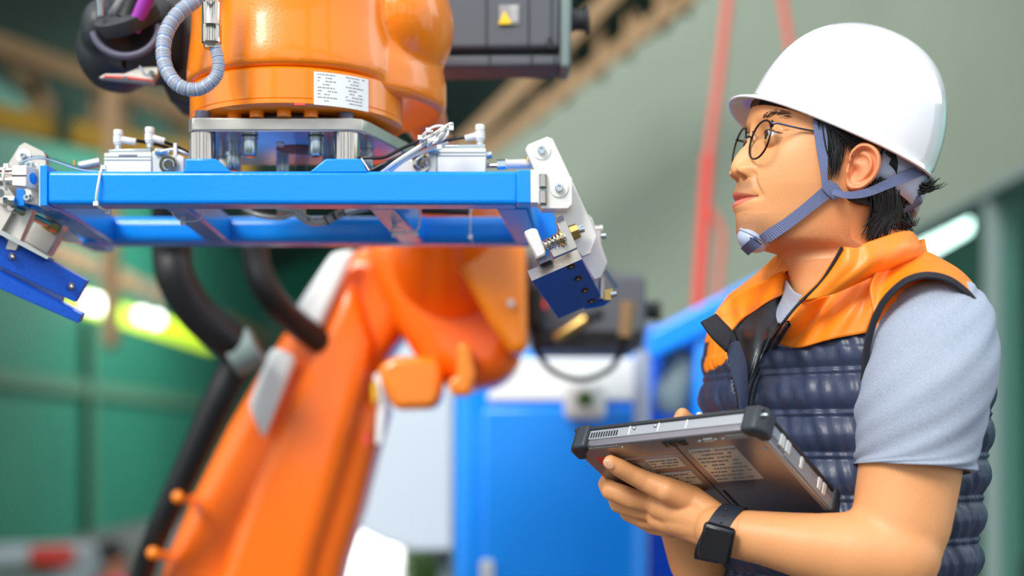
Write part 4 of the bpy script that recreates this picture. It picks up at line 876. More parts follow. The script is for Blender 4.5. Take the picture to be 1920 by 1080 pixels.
# body: torso core + arms + hands, remeshed into one skin, joined with the head
bd = MB()
rows = [[torso(z, q, -.022) for q in np.linspace(-math.pi, math.pi, 49)[:-1]] for z in np.linspace(1.50, .99, 26)]
bd.grid(rows, cv=True); n0 = len(bd.v); bd.f.append(tuple(range(48))); bd.f.append(tuple(range(n0-48, n0))[::-1])
capsules(bd, ((1560, 500, 1.60, 80), (1590, 440, 1.585, 78)), 24)
capsules(bd, ((1738, 640, 1.485, 74), (1722, 780, 1.45, 94), (1706, 880, 1.44, 96), (1690, 980, 1.435, 92)), 24)
capsules(bd, ((1690, 985, 1.435, 90), (1672, 1045, 1.435, 84)), 24)
# forearm
capsules(bd, ((1680, 1040, 1.425, 84), (1600, 1038, 1.43, 80), (1520, 1026, 1.435, 65), (1440, 1010, 1.445, 53), (1380, 1001, 1.457, 47), (1345, 992, 1.467, 45)), 24)
# tablet plane, needed to lay the hand on it
tb = dict(TR=P(1422, 804, 1.36), TL=P(1073, 841, 1.50), BR=P(1560, 953, 1.455))
U_ = tb['TR']-tb['TL']; V_ = tb['BR']-tb['TR']; UL, VL = U_.length, V_.length*1.13; U_.normalize(); V_ = (V_-U_*V_.dot(U_)).normalized(); N_ = U_.cross(V_).normalized()
if N_.z < 0: N_ = -N_
T0 = tb['TL']
def dpl(px, py, off=0):   # depth of the tablet's back plane at a pixel, moved off metres towards the camera side
    r = Vector(((px-960)/F, 1, (HY-py)/F)); return (N_.dot(T0-N_*off-Vector((0,0,CZ))))/N_.dot(r)
def hp(px, py, off, r): return (px, py, dpl(px, py, off), r)
hd = MB()
capsules(hd, ((1380, 1001, 1.455, 46), (1345, 992, 1.470, 44)), 20)
capsules(hd, (( 1345, 970, 1.475, 26), (1300, 940, 1.495, 28), (1252, 921, dpl(1252,921,.015)-.004, 23)), 20)
capsules(hd, ((1345, 985, 1.475, 36), (1290, 965, 1.500, 34), (1240, 948, 1.515, 28)), 20)
capsules(hd, ((1340, 1008, 1.475, 26), (1285, 986, 1.505, 26), (1236, 972, 1.525, 24)), 20)
capsules(hd, ((1330, 990, 1.480, 32), (1270, 975, 1.510, 30)), 20)
# thumb
capsules(hd, ((1296, 938, 1.497, 29), (1248, 918, dpl(1248,918,.014), 25), (1212, 903, dpl(1212,903,.011), 20.5), (1185, 890, dpl(1185,890,.010), 18.5), (1160, 876, dpl(1160,876,.0095), 17.5), (1145, 867, dpl(1145,867,.009), 14.5)), 20)
# fingers wrap under the left edge and close on the screen side
capsules(hd, ((1240, 944, 1.525, 22), (1188, 936, 1.525, 20), (1146, 920, 1.532, 19), (1136, 908, 1.550, 15), (1146, 888, 1.570, 13), (1168, 876, 1.580, 11)), 20)
capsules(hd, ((1245, 962, 1.530, 21), (1200, 956, 1.540, 19), (1160, 945, 1.550, 17), (1150, 925, 1.575, 14), (1168, 904, 1.590, 12), (1190, 893, 1.600, 10.5)), 20)
capsules(hd, ((1250, 980, 1.535, 20), (1210, 975, 1.550, 18), (1178, 962, 1.565, 16), (1170, 940, 1.590, 13), (1190, 920, 1.605, 11), (1212, 909, 1.615, 10)), 20)
capsules(hd, ((1258, 992, 1.535, 17), (1225, 988, 1.555, 15), (1200, 976, 1.575, 13.5), (1196, 956, 1.595, 11), (1214, 938, 1.610, 10), (1232, 928, 1.620, 9)), 20)
hand = voxel(hd, .0016, 6, .5)
# right arm behind the tablet, hand holding the stylus
RS = [Vector((.295, 1.765, 1.42)), Vector((.300, 1.77, 1.30)), Vector((.290, 1.745, 1.15))]
ra = MB()
for (p, r), (q_, t_) in zip(((RS[0], .052), (RS[1], .046)), ((RS[1], .046), (RS[2], .042))): ra.ball(p, r, n=20); ra.tube([p, q_], [r, t_], 20)
ra.ball(RS[2], .042, n=20)
fa_ = [(RS[2], .041), (P(1312, 1050, 1.620), .036), (P(1285, 985, 1.600), .030), (P(1272, 930, 1.620), .025)]
for (p, r), (q_, t_) in zip(fa_, fa_[1:]): ra.tube([p, q_], [r, t_], 20); ra.ball(q_, t_, n=20)
bd.add(ra.v, ra.f)
body = voxel(bd, .0045, 10, .5)
rh = MB()
capsules(rh, ((1272, 935, 1.620, 38), (1280, 880, 1.635, 36), (1286, 848, 1.640, 33)), 18)
capsules(rh, ((1268, 880, 1.625, 22), (1262, 840, 1.615, 15), (1270, 800, 1.610, 14), (1280, 779, 1.610, 14.5), (1290, 786, 1.612, 12)), 18)
capsules(rh, ((1292, 850, 1.625, 16), (1292, 815, 1.610, 14), (1306, 800, 1.605, 11)), 16)
for k in range(3): capsules(rh, ((1300+k*4, 862+k*9, 1.635, 15), (1318+k*5, 836+k*14, 1.630, 13), (1326+k*3, 846+k*14, 1.605, 11), (1312+k*3, 856+k*13, 1.598, 9.5)), 14)
rhand = voxel(rh, .0018, 5)
allb = MB(); allb.add(head.v, head.f); nh = len(head.v)
for q in (er, er2, body, hand, rhand): allb.add(q.v, q.f)
man = thing('person', (.39, 1.60, 0), 'man in white helmet, glasses and orange navy vest holding a tablet', 'person')
bo = allb.build('body', M('skin'), man, fix=False, angle=180, label='light brown skin, face turned left')
for f_ in (): pass
bm = bmesh.new(); bm.from_mesh(bo.data); bmesh.ops.recalc_face_normals(bm, faces=bm.faces); bm.to_mesh(bo.data); bm.free(); bo.data.shade_smooth()
ca_ = bo.data.color_attributes.new('tint', 'FLOAT_COLOR', 'POINT')
colr = np.ones((len(allb.v), 4)); colr[:, :3] = [lin(234), lin(164), lin(108)]; colr[:nh, :3] = htint
va = np.array(allb.v)
# ear and knuckle flush belong to the skin
colr[nh:nh+len(er.v)*2, :3] = [lin(232), lin(150), lin(104)]
ca_.data.foreach_set('color', colr.ravel())
# thumb nail
tn = P(1140, 872, dpl(1140, 872, .020)); 
q = MB(); ax1 = (P(1160, 878, 1)-P(1135, 862, 1)).normalized(); nv = (Vector((-.25,-.93,-.28))).normalized(); ax1 = (ax1-nv*ax1.dot(nv)).normalized()
hb_ = bvh_of(hand); h_, n_h = hit(hb_, 1141, 871, -.0007, 1.55); ax1 = (P(1160, 880, 1)-P(1135, 863, 1)); ax1 = (ax1-n_h*ax1.dot(n_h)).normalized()
q.ball(h_, (.0066, .0048, .0014), ax=(ax1, n_h.cross(ax1), n_h), n=20); q.build('thumbnail', mat('nail', rgb(238,176,142), .25, coat=.4), man)
# eyes
for (ac, be, zz) in EYES:
    q = MB(); c = H(ac, be, zz); q.ball(c, .0120, n=48); eo_ = q.build('eye', M('eye_white'), man, fix=False, angle=180)
    at = eo_.data.color_attributes.new('tint', 'FLOAT_COLOR', 'POINT')
    gd = (Vector((-C_, -S_*.9, .12))).normalized(); vv = np.array(q.v)-np.array(c); dt = vv@np.array(gd)/.012
    cc = np.ones((len(q.v), 4)); cc[:, :3] = [lin(226), lin(214), lin(208)]; cc[dt > math.cos(.50), :3] = [lin(52), lin(30), lin(22)]; cc[dt > math.cos(.2), :3] = [.004]*3
    at.data.foreach_set('color', cc.ravel())
# hair
HMAT = M('hair_black')
hr = MB()
def lock(pts, n, spread, off, r=.0011, seed=0, tipfree=0):
    rnd = random.Random(seed)
    for k in range(n):
        jx, jy = rnd.gauss(0, spread), rnd.gauss(0, spread*.6); jt = rnd.gauss(0, spread*.8); path = []
        cp = crom([(x+jx+jt*i/len(pts), y+jy+rnd.gauss(0, 1.0)+(rnd.gauss(0, 5) if i == len(pts)-1 else 0)) for i, (x, y) in enumerate(pts)], 5)
        lastd = None
        o2 = off+rnd.uniform(0, .006)
        for i, (x, y) in enumerate(cp):
            h_, n_ = hit(HB, x, y, o2, None)
            d_ = h_.y if h_ is not None else (lastd if lastd else 1.56)
            if lastd and abs(d_-lastd) > .012: d_ = lastd+.003*(1 if d_ > lastd else -1)
            lastd = d_; path.append(P(x, y, d_))
        m_ = len(path); hr.tube(path, [r*(1-.85*(i/(m_-1))**2) for i in range(m_)], 5)
lock([(1545,205),(1550,240),(1556,275),(1563,305),(1558,332)], 46, 6, .0015, .0007, 1)
lock([(1552,215),(1566,250),(1572,280),(1566,312)], 60, 6, .002, .0008, 2)
lock([(1540,212),(1562,232),(1590,256),(1606,274)], 90, 8, .003, .0011, 3)
lock([(1570,222),(1600,246),(1625,260),(1640,268)], 90, 8, .004, .0012, 4)
lock([(1520,196),(1528,208),(1538,222),(1542,246)], 40, 4, .0015, .0008, 5)
lock([(1645,350),(1615,366),(1600,372),(1625,382),(1640,378)], 40, 5, .003, .0011, 6)
lock([(1650,345),(1655,385),(1648,418),(1634,446)], 120, 9, .004, .0013, 7)
lock([(1668,350),(1668,395),(1655,420),(1645,442)], 90, 8, .005, .0013, 8)
lock([(1675,360),(1682,400),(1695,425),(1706,408)], 70, 7, .004, .0012, 9)
lock([(1664,380),(1672,410),(1690,425),(1700,420)], 40, 7, .002, .0011, 10)
lock([(1700,325),(1714,345),(1732,354),(1752,342)], 60, 7, .002, .0011, 11)
# hair cap hugging the skull under the helmet
capm = MB(); rows = []
for z in np.linspace(1.735, 1.55, 34):
    row = []
    for q_ in np.linspace(0, 2*math.pi, 72, endpoint=False):
        i = int(np.argmin(abs(z_rows-z))); k = int(np.argmin(abs(((phi-q_+math.pi) % (2*math.pi))-math.pi)))
        p = Vector(PT[i, k]); c0 = H(-.0, 0, z); o = (p-c0); o.z = 0; row.append((p, o.normalized(), q_))
    rows.append(row)
G = []
for i, row in enumerate(rows):
    z = np.linspace(1.735, 1.55, 34)[i]; rr_ = []
    for p, o, q_ in row:
        ang = abs(((q_+math.pi) % (2*math.pi))-math.pi)   # 0 front
        zl_ = np.interp(ang, [0, .9, 1.25, 1.45, 1.7, 2.1, 3.2], [1.672, 1.668, 1.655, 1.628, 1.618, 1.575, 1.55])
        rr_.append(inhelm(p+o*(.0055 if z > zl_ else -.006), .92))
    G.append(rr_)
hr.grid(G, cv=True); hr.f.append(tuple(range(len(hr.v)-34*72, len(hr.v)-33*72)))
ho = hr.build('hair', HMAT, man, fix=False, angle=180); 
# eyebrows
ebm = MB(); rnd = random.Random(5)
for k in range(110):
    t_ = rnd.random(); x = 1430+t_*46; y = 220-8*math.sin(t_*2.4)+rnd.gauss(0, 3.0); L = 9
    pts = [hit(HB, x+L*s_*(.6+.5*t_), y-L*s_*(.55-.7*t_), .0004, None)[0] for s_ in (0, .5, 1)]
    if all(p is not None for p in pts): ebm.tube(pts, [.00020, .00017, .00006], 4)
    # far brow mirrored
    if all(p is not None for p in pts): ebm.tube([p-ex*2*((p-Vector((CX, CY, 0))).dot(ex)) for p in pts], [.00028, .00024, .00008], 4)
ebm.build('eyebrow', M('brow'), man, fix=False)
# ---------------------------------------------------------------- clothes
def vest_pt(z, ph, extra=0):
    p = torso(z, ph, 0)
    z0, per = 1.371, .0445; dd = 1e9
    for gline in (0, .0075):
        dd = min(dd, abs(((z-z0-gline-.00+per/2) % per)-per/2))
    puff = .0078*(1-math.exp(-(dd/.0085)**1.3)) if z < 1.400 else .006
    c = math.cos(ph); o = (p-Vector((TX, TY, z))); o.z = 0; n = o.normalized()
    wv = .0016*math.sin(ph*31+z*60+math.sin(z*90)*1.3)*math.sin(ph*13+2+z*25)+.0009*math.sin(ph*67+z*140)
    if z > 1.46: puff *= max(0, (1.515-z)/.055); wv *= .5
    return p+n*(puff+wv+extra)
NPH, NZ = 300, 300
zs = list(np.linspace(1.512, 1.0, NZ)); phs = np.linspace(-math.pi, math.pi, NPH+1)[:-1]
VG = [[vest_pt(z, q) for q in phs] for z in zs]
lin_poly = [(1487,498),(1530,480),(1575,462),(1560,497),(1540,530),(1500,567),(1462,610),(1432,660),(1408,720),(1400,775),(1386,775),(1362,650),(1362,618),(1380,590),(1430,545)]
yoke_pts = [(1300,706),(1340,692),(1358,680),(1372,665),(1395,645),(1448,640),(1490,652),(1530,645),(1560,636),(1600,626),(1640,625),(1700,640),(1900,660)]
parts = {'yoke': MB(), 'quilted_panel': MB(), 'lining': MB()}
vi = {}
for key in parts: parts[key].v = [tuple(p) for row in VG for p in row]
for i in range(NZ-1):
    for k in range(NPH):
        f = (i*NPH+k, (i+1)*NPH+k, (i+1)*NPH+(k+1) % NPH, i*NPH+(k+1) % NPH)
        c = (VG[i][k]+VG[i+1][(k+1) % NPH])/2; x, y = PX(c); near = (c.x-TX)*.24+(c.y-TY)*.97 < .03
        if near and y < 590 and x < 1560 and inside(x, y, lin_poly): continue
        if near and inside(x, y, lin_poly): key = 'lining'
        elif near: key = 'yoke' if y < np.interp(x, [q[0] for q in yoke_pts], [q[1] for q in yoke_pts]) else 'quilted_panel'
        else: key = 'yoke' if c.z > 1.418 else 'quilted_panel'
        parts[key].f.append(f)
ve = bpy.data.objects.new('vest', None); COL.objects.link(ve); ve.parent = man; ve.location = Vector((TX, TY, 1.0))-man.location; ve['label'] = 'sleeveless quilted vest, orange yoke over navy body'
full = MB(); full.v = parts['yoke'].v; full.f = parts['yoke'].f+parts['quilted_panel'].f+parts['lining'].f; VB = bvh_of(full)
def prune(mb):
    used = sorted({i for f in mb.f for i in f}); mp = {o: n for n, o in enumerate(used)}; r = MB(); r.v = [mb.v[i] for i in used]; r.f = [tuple(mp[i] for i in f) for f in mb.f]; return r
for key, mt in (('yoke', 'vest_orange'), ('quilted_panel', 'vest_navy'), ('lining', 'vest_lining')):
    prune(parts[key]).build(key, M(mt), ve, angle=180, solid=.001, label={'yoke': 'orange shoulder yoke', 'quilted_panel': 'navy quilted panel', 'lining': 'black satin lining'}[key])
def patch(name, rows, mt, parent, solid=.002, nu=8, nv=8, wr=0, seed=1, label=None, fr=(1, 1)):
    R = [crom(r, nu) for r in rows]; G = []
    cols = [crom([R[i][k] for i in range(len(R))], nv) for k in range(len(R[0]))]; rnd = random.Random(seed)
    pa, pb = rnd.random()*6, rnd.random()*6
    for i in range(len(cols[0])):
        row = []
        for k in range(len(cols)):
            x, y, d_ = cols[k][i]
            d_ += wr*(math.sin(k*.55*fr[0]+i*.25*fr[1]+pa)+.6*math.sin(k*.23*fr[0]-i*.5*fr[1]+pb))
            row.append(P(x, y, d_))
        G.append(row)
    q = MB(); q.grid(G); return q.build(name, M(mt), parent, angle=180, solid=solid, label=label)
def vd(x, y, off=.004, df=1.5):
    h_, n_ = hit(VB, x, y, off, None); return (x, y, h_.y if h_ is not None else df)
# near half of the stand collar
top = [(1578,464,1.455),(1592,466,1.450),(1610,466,1.448),(1628,456,1.452),(1660,446,1.47),(1697,436,1.50),(1712,443,1.52),(1724,464,1.53)]
mid_ = [(1560,497,1.462),(1585,498,1.448),(1612,495,1.443),(1640,484,1.443),(1668,472,1.455),(1698,462,1.475),(1716,462,1.50),(1726,467,1.525)]
mid2 = [(1535,532,1.472),(1562,528,1.455),(1592,520,1.448),(1625,508,1.448),(1660,494,1.455),(1692,482,1.47),(1714,474,1.495),(1726,472,1.52)]
bot = [(1500,566,1.488),(1530,560,1.468),(1560,548,1.462),(1600,530,1.460),(1645,510,1.465),(1690,490,1.478),(1714,480,1.50),(1727,476,1.525)]
patch('collar', [top, mid_, mid2, bot], 'vest_orange', ve, .006, wr=.0012, label='orange stand collar', fr=(.8, .5))
# back/far side of the collar
rows = []
for z in np.linspace(1.522, 1.485, 6):
    rows.append([Vector((.372, 1.588, z))+Vector((math.cos(q)*(.078+.01*(1.545-z)/.05), math.sin(q)*(.078+.01*(1.545-z)/.05), -.012*math.cos(q-.2)*0)) for q in np.linspace(-.35, 1.75, 24)])
q = MB(); q.grid(rows); q.build('collar', M('vest_orange'), ve, solid=.006, angle=180)
# yoke front ruffles
patch('yoke', [[(1500,568,1.484), vd(1562,550,.006), vd(1620,525,.008), vd(1690,495,.010)], [(1470,610,1.483), vd(1530,600,.007), vd(1590,580,.009), vd(1650,556,.008)], [vd(1447,640,.003), vd(1495,652,.006), vd(1555,637,.007), vd(1624,624,.004)]], 'vest_orange', ve, .002, 10, 10, wr=.0016, seed=4, fr=(1.3, .3), label='gathered orange front yoke')
# far lapel, lining and black edge
patch('collar', [[(1340,590,1.50),(1362,566,1.51),(1384,552,1.525),(1430,528,1.56),(1460,512,1.58),(1488,498,1.60)], [(1352,600,1.495),(1374,586,1.505),(1398,574,1.52),(1436,552,1.555),(1464,536,1.575),(1488,524,1.60)], [(1373,621,1.49),(1386,604,1.50),(1404,590,1.515),(1440,566,1.55),(1466,552,1.575),(1482,545,1.60)]], 'vest_orange', ve, .005, 8, 8, wr=.0012, seed=2, label='folded orange far collar')
patch('lining', [[(1376,620,1.497),(1400,592,1.518),(1440,566,1.552),(1478,548,1.60)], [(1385,650,1.50),(1410,626,1.515),(1440,600,1.54),(1472,575,1.57)], [(1396,700,1.505),(1420,665,1.51),(1440,630,1.525),(1462,606,1.545)], [(1392,770,1.50),(1404,720,1.505),(1425,675,1.51),(1440,640,1.52)]], 'vest_lining', ve, .002, 8, 8, wr=.002, seed=8)
patch('lapel_edge', [[(1342,589,1.497),(1358,606,1.492),(1375,622,1.49)], [(1314,604,1.49),(1334,632,1.485),(1362,660,1.485)]], 'black_fabric', ve, .003, 8, 4, label='black inner edge of the far lapel')
patch('placket', [[(1360,645,1.49),(1372,640,1.492),(1386,640,1.495)], [(1372,700,1.488),(1386,690,1.49),(1400,680,1.495)], [(1384,745,1.487),(1392,738,1.49),(1402,735,1.494)], [(1388,790,1.487),(1394,790,1.49),(1400,790,1.494)]], 'vest_navy', ve, .002, 6, 8, label='navy zip placket')
# zipper along the near front edge
zp = [(1579,463,1.448),(1560,497,1.456),(1537,531,1.466),(1500,567,1.477),(1470,603,1.473)]+[vd(x, y, .006) for x, y in ((1440,650),(1420,695),(1406,735),(1400,790))]
q = MB(); q.tube([P(*a) for a in crom(zp, 8)], S(3.2, 1.47), 8); q.build('zipper', M('black_fabric'), ve)
zp2 = [(x+9, y+3, d_-.001) for x, y, d_ in zp[4:]]
q = MB(); pts = [P(*a) for a in crom(zp2, 8)]; ribbon(q, pts, [S(11, 1.47)]*len(pts), [Vector((-.3,-1,.1))]*len(pts), .0012); q.build('zipper_tape', M('zip_dark'), ve)
q = MB(); tp = crom(zp2, 14)
for a in tp: q.obox(P(a[0]-4, a[1], a[2]-.0015), (.0013,0,0), (0,.0008,0), (0,0,.0005))
q.build('zipper_teeth', M('knob_grey'), ve)
# shoulder cap of the vest over the top of the sleeve
patch('yoke', [[(1640,512,1.455),(1690,488,1.49),(1727,472,1.525),(1768,489,1.53),(1808,516,1.52),(1840,560,1.50),(1855,622,1.49)],
 [(1632,545,1.452),(1676,514,1.468),(1714,497,1.475),(1756,500,1.470),(1800,520,1.465),(1834,560,1.46),(1853,620,1.462)],
 [(1640,600,1.445),(1660,560,1.437),(1696,527,1.430),(1742,513,1.424),(1785,524,1.424),(1822,556,1.432),(1851,616,1.445)]], 'vest_orange', ve, .003, 8, 8, wr=.0012, seed=6, fr=(1, .4), label='orange shoulder cap')
# armhole binding
bp_ = [(1622,700),(1626,655),(1636,612),(1652,574),(1676,545),(1706,524),(1742,519),(1778,527),(1806,545),(1830,574),(1850,610)]
pts = [P(*a) for a in ((1619,745,1.462),(1621,700,1.458),(1625,655,1.452),(1636,610,1.445),(1654,570,1.438),(1678,542,1.432),(1706,523,1.427),(1742,516,1.423),(1782,526,1.423),(1818,555,1.430),(1840,590,1.438),(1850,622,1.447))]; ys = [p.y for p in pts]
q = MB(); pts = [Vector(p) for p in crom([tuple(p) for p in pts], 8)]; ribbon(q, pts, [S(13, 1.46)]*len(pts), [Vector((.15,-1,.35))]*len(pts), .002); q.build('armhole_binding', M('black_fabric'), ve, bevel=.001)
# grey t-shirt: near sleeve, neck, far sleeve
ts = MB()
def ring(px, py, d, rx, ry, rz, tiltx=0, n=56, wr=0, seed=0):   # loop around an arm hanging downwards; rx in px, ry depth m, tilt in px across the loop
    c = P(px, py, d); out = []
    for k in range(n):
        q = 2*math.pi*k/n; x = S(rx, d)*math.cos(q); y = ry*math.sin(q)
        w_ = 1+wr*math.sin(q*5+seed)+wr*.6*math.sin(q*9+seed*2.3)
        out.append(c+Vector((x*w_, y*w_, S(tiltx, d)*math.cos(q)+rz*math.sin(q))))
    return out
spec_ = [(1735,522,1.52,12,.010,0,0),(1737,527,1.51,44,.036,0,2),(1740,541,1.50,74,.056,0,6),(1741,562,1.49,94,.066,.004,14),(1740,602,1.475,112,.074,.004,26),(1739,650,1.465,121,.078,.004,28),(1738,705,1.455,125,.080,.004,24),(1732,760,1.45,123,.079,.004,16),(1724,810,1.447,116,.076,.002,6),(1717,850,1.445,110,.073,.0,0),(1714,872,1.444,109,.071,-.004,-8),(1714,878,1.444,108,.070,-.004,-9),(1714,876,1.444,103,.065,-.004,-9),(1716,850,1.445,103,.066,0,0)]
ctl = [ring(*s_[:6], tiltx=s_[6], wr=0) for s_ in spec_]
cols = [crom([r[k] for r in ctl], 6) for k in range(56)]
G = []
for i in range(len(cols[0])):
    row = []
    for k in range(56):
        p = Vector(cols[k][i]); t_ = i/len(cols[0]); q_ = 2*math.pi*k/56
        cpt = sum((Vector(cols[j][i]) for j in (0, 28)), Vector())/2; o = (p-cpt); o.z = 0; o = o.normalized() if o.length > 1e-6 else o
        p += o*(.0022*math.sin(i*.35+q_*3)*math.sin(i*.11+q_*2+1)+.001*math.sin(i*.9+q_*7))*min(1, i/12)
        row.append(p)
    G.append(row)
ts.grid(G, cv=True); SB = bvh_of(ts); ts.build('sleeve', M('grey_cotton'), man, angle=180, label='light grey short sleeve')
tn_ = MB(); rows = [[Vector((.376, 1.582, z))+Vector((math.cos(q)*(.061+.8*(1.482-z)), math.sin(q)*(.060+.8*(1.482-z)), .022*math.cos(q))) for q in np.linspace(0, 2*math.pi, 48, endpoint=False)] for z in np.linspace(1.492, 1.465, 6)]
tn_.grid(rows, cv=True); tn_.build('shirt_collar', M('grey_cotton'), man, solid=.003, angle=180)
patch('shirt_front', [[(1474,524,1.58),(1488,545,1.54),(1508,556,1.52)], [(1466,560,1.57),(1482,570,1.54),(1500,576,1.525)], [(1436,606,1.56),(1460,606,1.54),(1480,612,1.53)]], 'grey_cotton', man, .002)
q = MB(); q.tube([RS[0]+Vector((.0,0,.03)), RS[0], RS[0].lerp(RS[1], .6), RS[1]], [.04, .052, .052, .052], 32, caps=False); q.build('sleeve', M('grey_cotton'), man, solid=.002, angle=180)
# trousers and shoes (below the frame)
q = MB()
rows = [[torso(1.0, k, -.012)*1.0+Vector((0,0,z-1.0)) for k in np.linspace(-math.pi, math.pi, 33)[:-1]] for z in (1.02, .96, .90)]
q.grid(rows, cv=True)
for sd in (-1, 1):
    b0 = Vector((TX, TY, 0))+LT*.09*sd
    q.tube([b0+Vector((0,0,.93)), b0+Vector((0,0,.80)), b0+FT*.01+Vector((0,0,.50)), b0+Vector((0,0,.08))], [.098, .092, .066, .058], 24)
q.build('trousers', M('trouser_cloth'), man, angle=80)
for sd in (-1, 1):
    b0 = Vector((TX, TY, .045))+LT*.09*sd; q = MB(); q.ball(b0+FT*.05, (.135, .048, .045), ax=(FT, LT, Vector((0,0,1)))); q.ball(b0+Vector((0,0,.03)), .052); voxel(q, .006, 4).build('shoe', M('black_rubber'), man)
# ================================================================ HELMET
def hel(th, t, off=0):   # th 0 front, + near; t 0 base .. 1 top
    c, s_ = math.cos(th), math.sin(th); q = t*math.pi/2; e1 = .78
    cr = max(math.cos(q), 0)**e1; hz = max(math.sin(q), 0)**.92
    f_ = (HA if c > 0 else HBk)*c*cr; l_ = HW*s_*cr
    dip = -.012*(abs(s_)**2)*(1-t)**2
    return HO+h_f*(f_+off*c)+h_l*(l_+off*s_)+h_u*(HH*hz+dip)
hs = thing('safety_helmet', HO, 'glossy white safety helmet with grey chin strap on the man', 'helmet')
nth = 120; rows = []
thl = np.linspace(-math.pi, math.pi, nth+1)[:-1]
for t in np.linspace(1, 0, 40)[1:]: rows.append([hel(th, t) for th in thl])
for j in range(1, 9):     # rim and brim
    u_b = j/8; row = []
    for th in thl:
        br = .003+.020*max(0, math.cos(th))**2.6
        p = hel(th, 0); o = (h_f*math.cos(th)+h_l*math.sin(th)*.9).normalized()
        row.append(p+o*br*u_b+h_u*(-.006*u_b-.006*u_b*u_b*max(0, math.cos(th))))
    rows.append(row)
q = MB(); q.grid(rows, cv=True); q.v.append(tuple(hel(0, 1))); q.f += [(len(q.v)-1, k, (k+1) % nth) for k in range(nth)]
sh = q.build('shell', M('white_shell'), hs, angle=60, solid=.0026)
EB = bvh_of(q)
q = MB(); rows = [[hel(th, t, -.012) for th in thl[::2]] for t in np.linspace(.9, .06, 8)]; q.grid(rows, cv=True); q.build('foam_liner', M('black_rubber'), hs, solid=.003)
q = MB(); rows = [[H(0,0,0)*0+Vector(p) for p in row] for row in [[HO+h_f*(.098*math.cos(th)-.004)+h_l*(.083*math.sin(th))+h_u*zz for th in thl[::2]] for zz in (.022, .010, .002)]]; q.grid(rows, cv=True); q.build('headband', M('black_fabric'), hs, solid=.003)
q = MB(); q.grid([[HO+h_f*(-.104*math.cos(a)-.002)+h_l*(.090*math.sin(a))+h_u*zz for a in np.linspace(-.2, 1.45, 20)] for zz in (.0, -.018, -.034, -.046)]); q.build('nape_band', M('cup_plastic'), hs, solid=.0025, label='blue grey plastic nape band')
def rib(name, pts, ws, off, mt, parent=hs, bv=HB, th=.0011, nrm=None, sub=6):
    P3 = []; N3 = []; last = None
    for a in crom([(x, y) for x, y, *_ in pts], sub):
        h_, n_ = hit(bv, a[0], a[1], off, None)
        if h_ is None: h_ = P(a[0], a[1], last); n_ = Vector((0,-1,0))
        last = h_.y; P3.append(h_); N3.append(n_)
    for _ in range(6): P3 = [P3[0]]+[(P3[i-1]+P3[i]*2+P3[i+1])/4 for i in range(1, len(P3)-1)]+[P3[-1]]; N3 = [N3[0]]+[(N3[i-1]+N3[i]+N3[i+1]).normalized() for i in range(1, len(N3)-1)]+[N3[-1]]
    W = [S(w_, 1.5) for w_ in np.interp(np.linspace(0, 1, len(P3)), np.linspace(0, 1, len(ws)), ws)]
    q = MB(); ribbon(q, P3, W, N3, th); return q.build(name, M(mt), parent)
rib('chin_strap', [(1535,198),(1538,240),(1542,285),(1545,320),(1546,352)], (25,25,20,13,9), .006, 'webbing')
rib('chin_strap', [(1566,350),(1548,362),(1516,388),(1478,418),(1444,440),(1431,449)], (26,25,22,22,23,23), .0045, 'webbing')
rib('strap_joint', [(1547,346),(1560,355),(1574,368)], (20,26,22), .007, 'webbing')
q = MB(); pts = [Vector(p) for p in pix_path(((1560,360,1.487),(1590,366,1.485),(1625,361,1.487),(1660,347,1.495),(1700,330,1.515),(1730,318,1.54)), 6)]; ribbon(q, pts, [S(w_, 1.5) for w_ in np.linspace(11, 22, len(pts))], [Vector((.15,-1,-.1))]*len(pts)); q.build('nape_strap', M('webbing'), hs)
q = MB(); q.prism([P(x, y, 1.492) for x, y in ((1509,199),(1511,209),(1518,215),(1528,214),(1532,222),(1554,222),(1554,212),(1530,200))], (0, .004, 0)); q.build('strap_anchor', M('white_plastic'), hs, bevel=.001)
# chin cup
cc_ = P(1412, 449, 1.545); ax_a = (P(1444, 466, 1.0)-P(1386, 438, 1.0)).normalized(); 
q = MB(); ca1 = Vector((.83, -.25, -.5)).normalized(); ca2 = Vector((-.45, .1, -.85)); ca2 = (ca2-ca1*ca2.dot(ca1)).normalized(); ca3 = ca1.cross(ca2)
q.ball(P(1410, 451, 1.545), (S(30,1.54), S(21,1.54), S(30,1.54)), ax=(ca1, ca2, ca3), n=40); cup = q.build('chin_cup', M('cup_plastic'), hs, label='pale grey moulded chin cup')
CB = bvh_of(q)
for nm, off, r1 in (('cup_rim', .86, 1.03),):
    q = MB(); cc = P(1410, 451, 1.545)-ca2*S(21, 1.54)*.35
    q.tube([cc+ca1*S(31,1.54)*math.cos(a)*.96+ca3*S(31,1.54)*math.sin(a)*.96 for a in np.linspace(0, 2*math.pi, 40, endpoint=False)], .0014, 8, closed=True); q.build(nm, M('cup_plastic'), cup)
rib('cup_strap', [(1422,452),(1412,458),(1402,466),(1396,472)], (22,22,22,20), .0010, 'webbing_dark', cup, CB)
rib('cup_slot', [(1406,446),(1416,450),(1427,458)], (2,2,2), .0016, 'black_fabric', cup, CB)
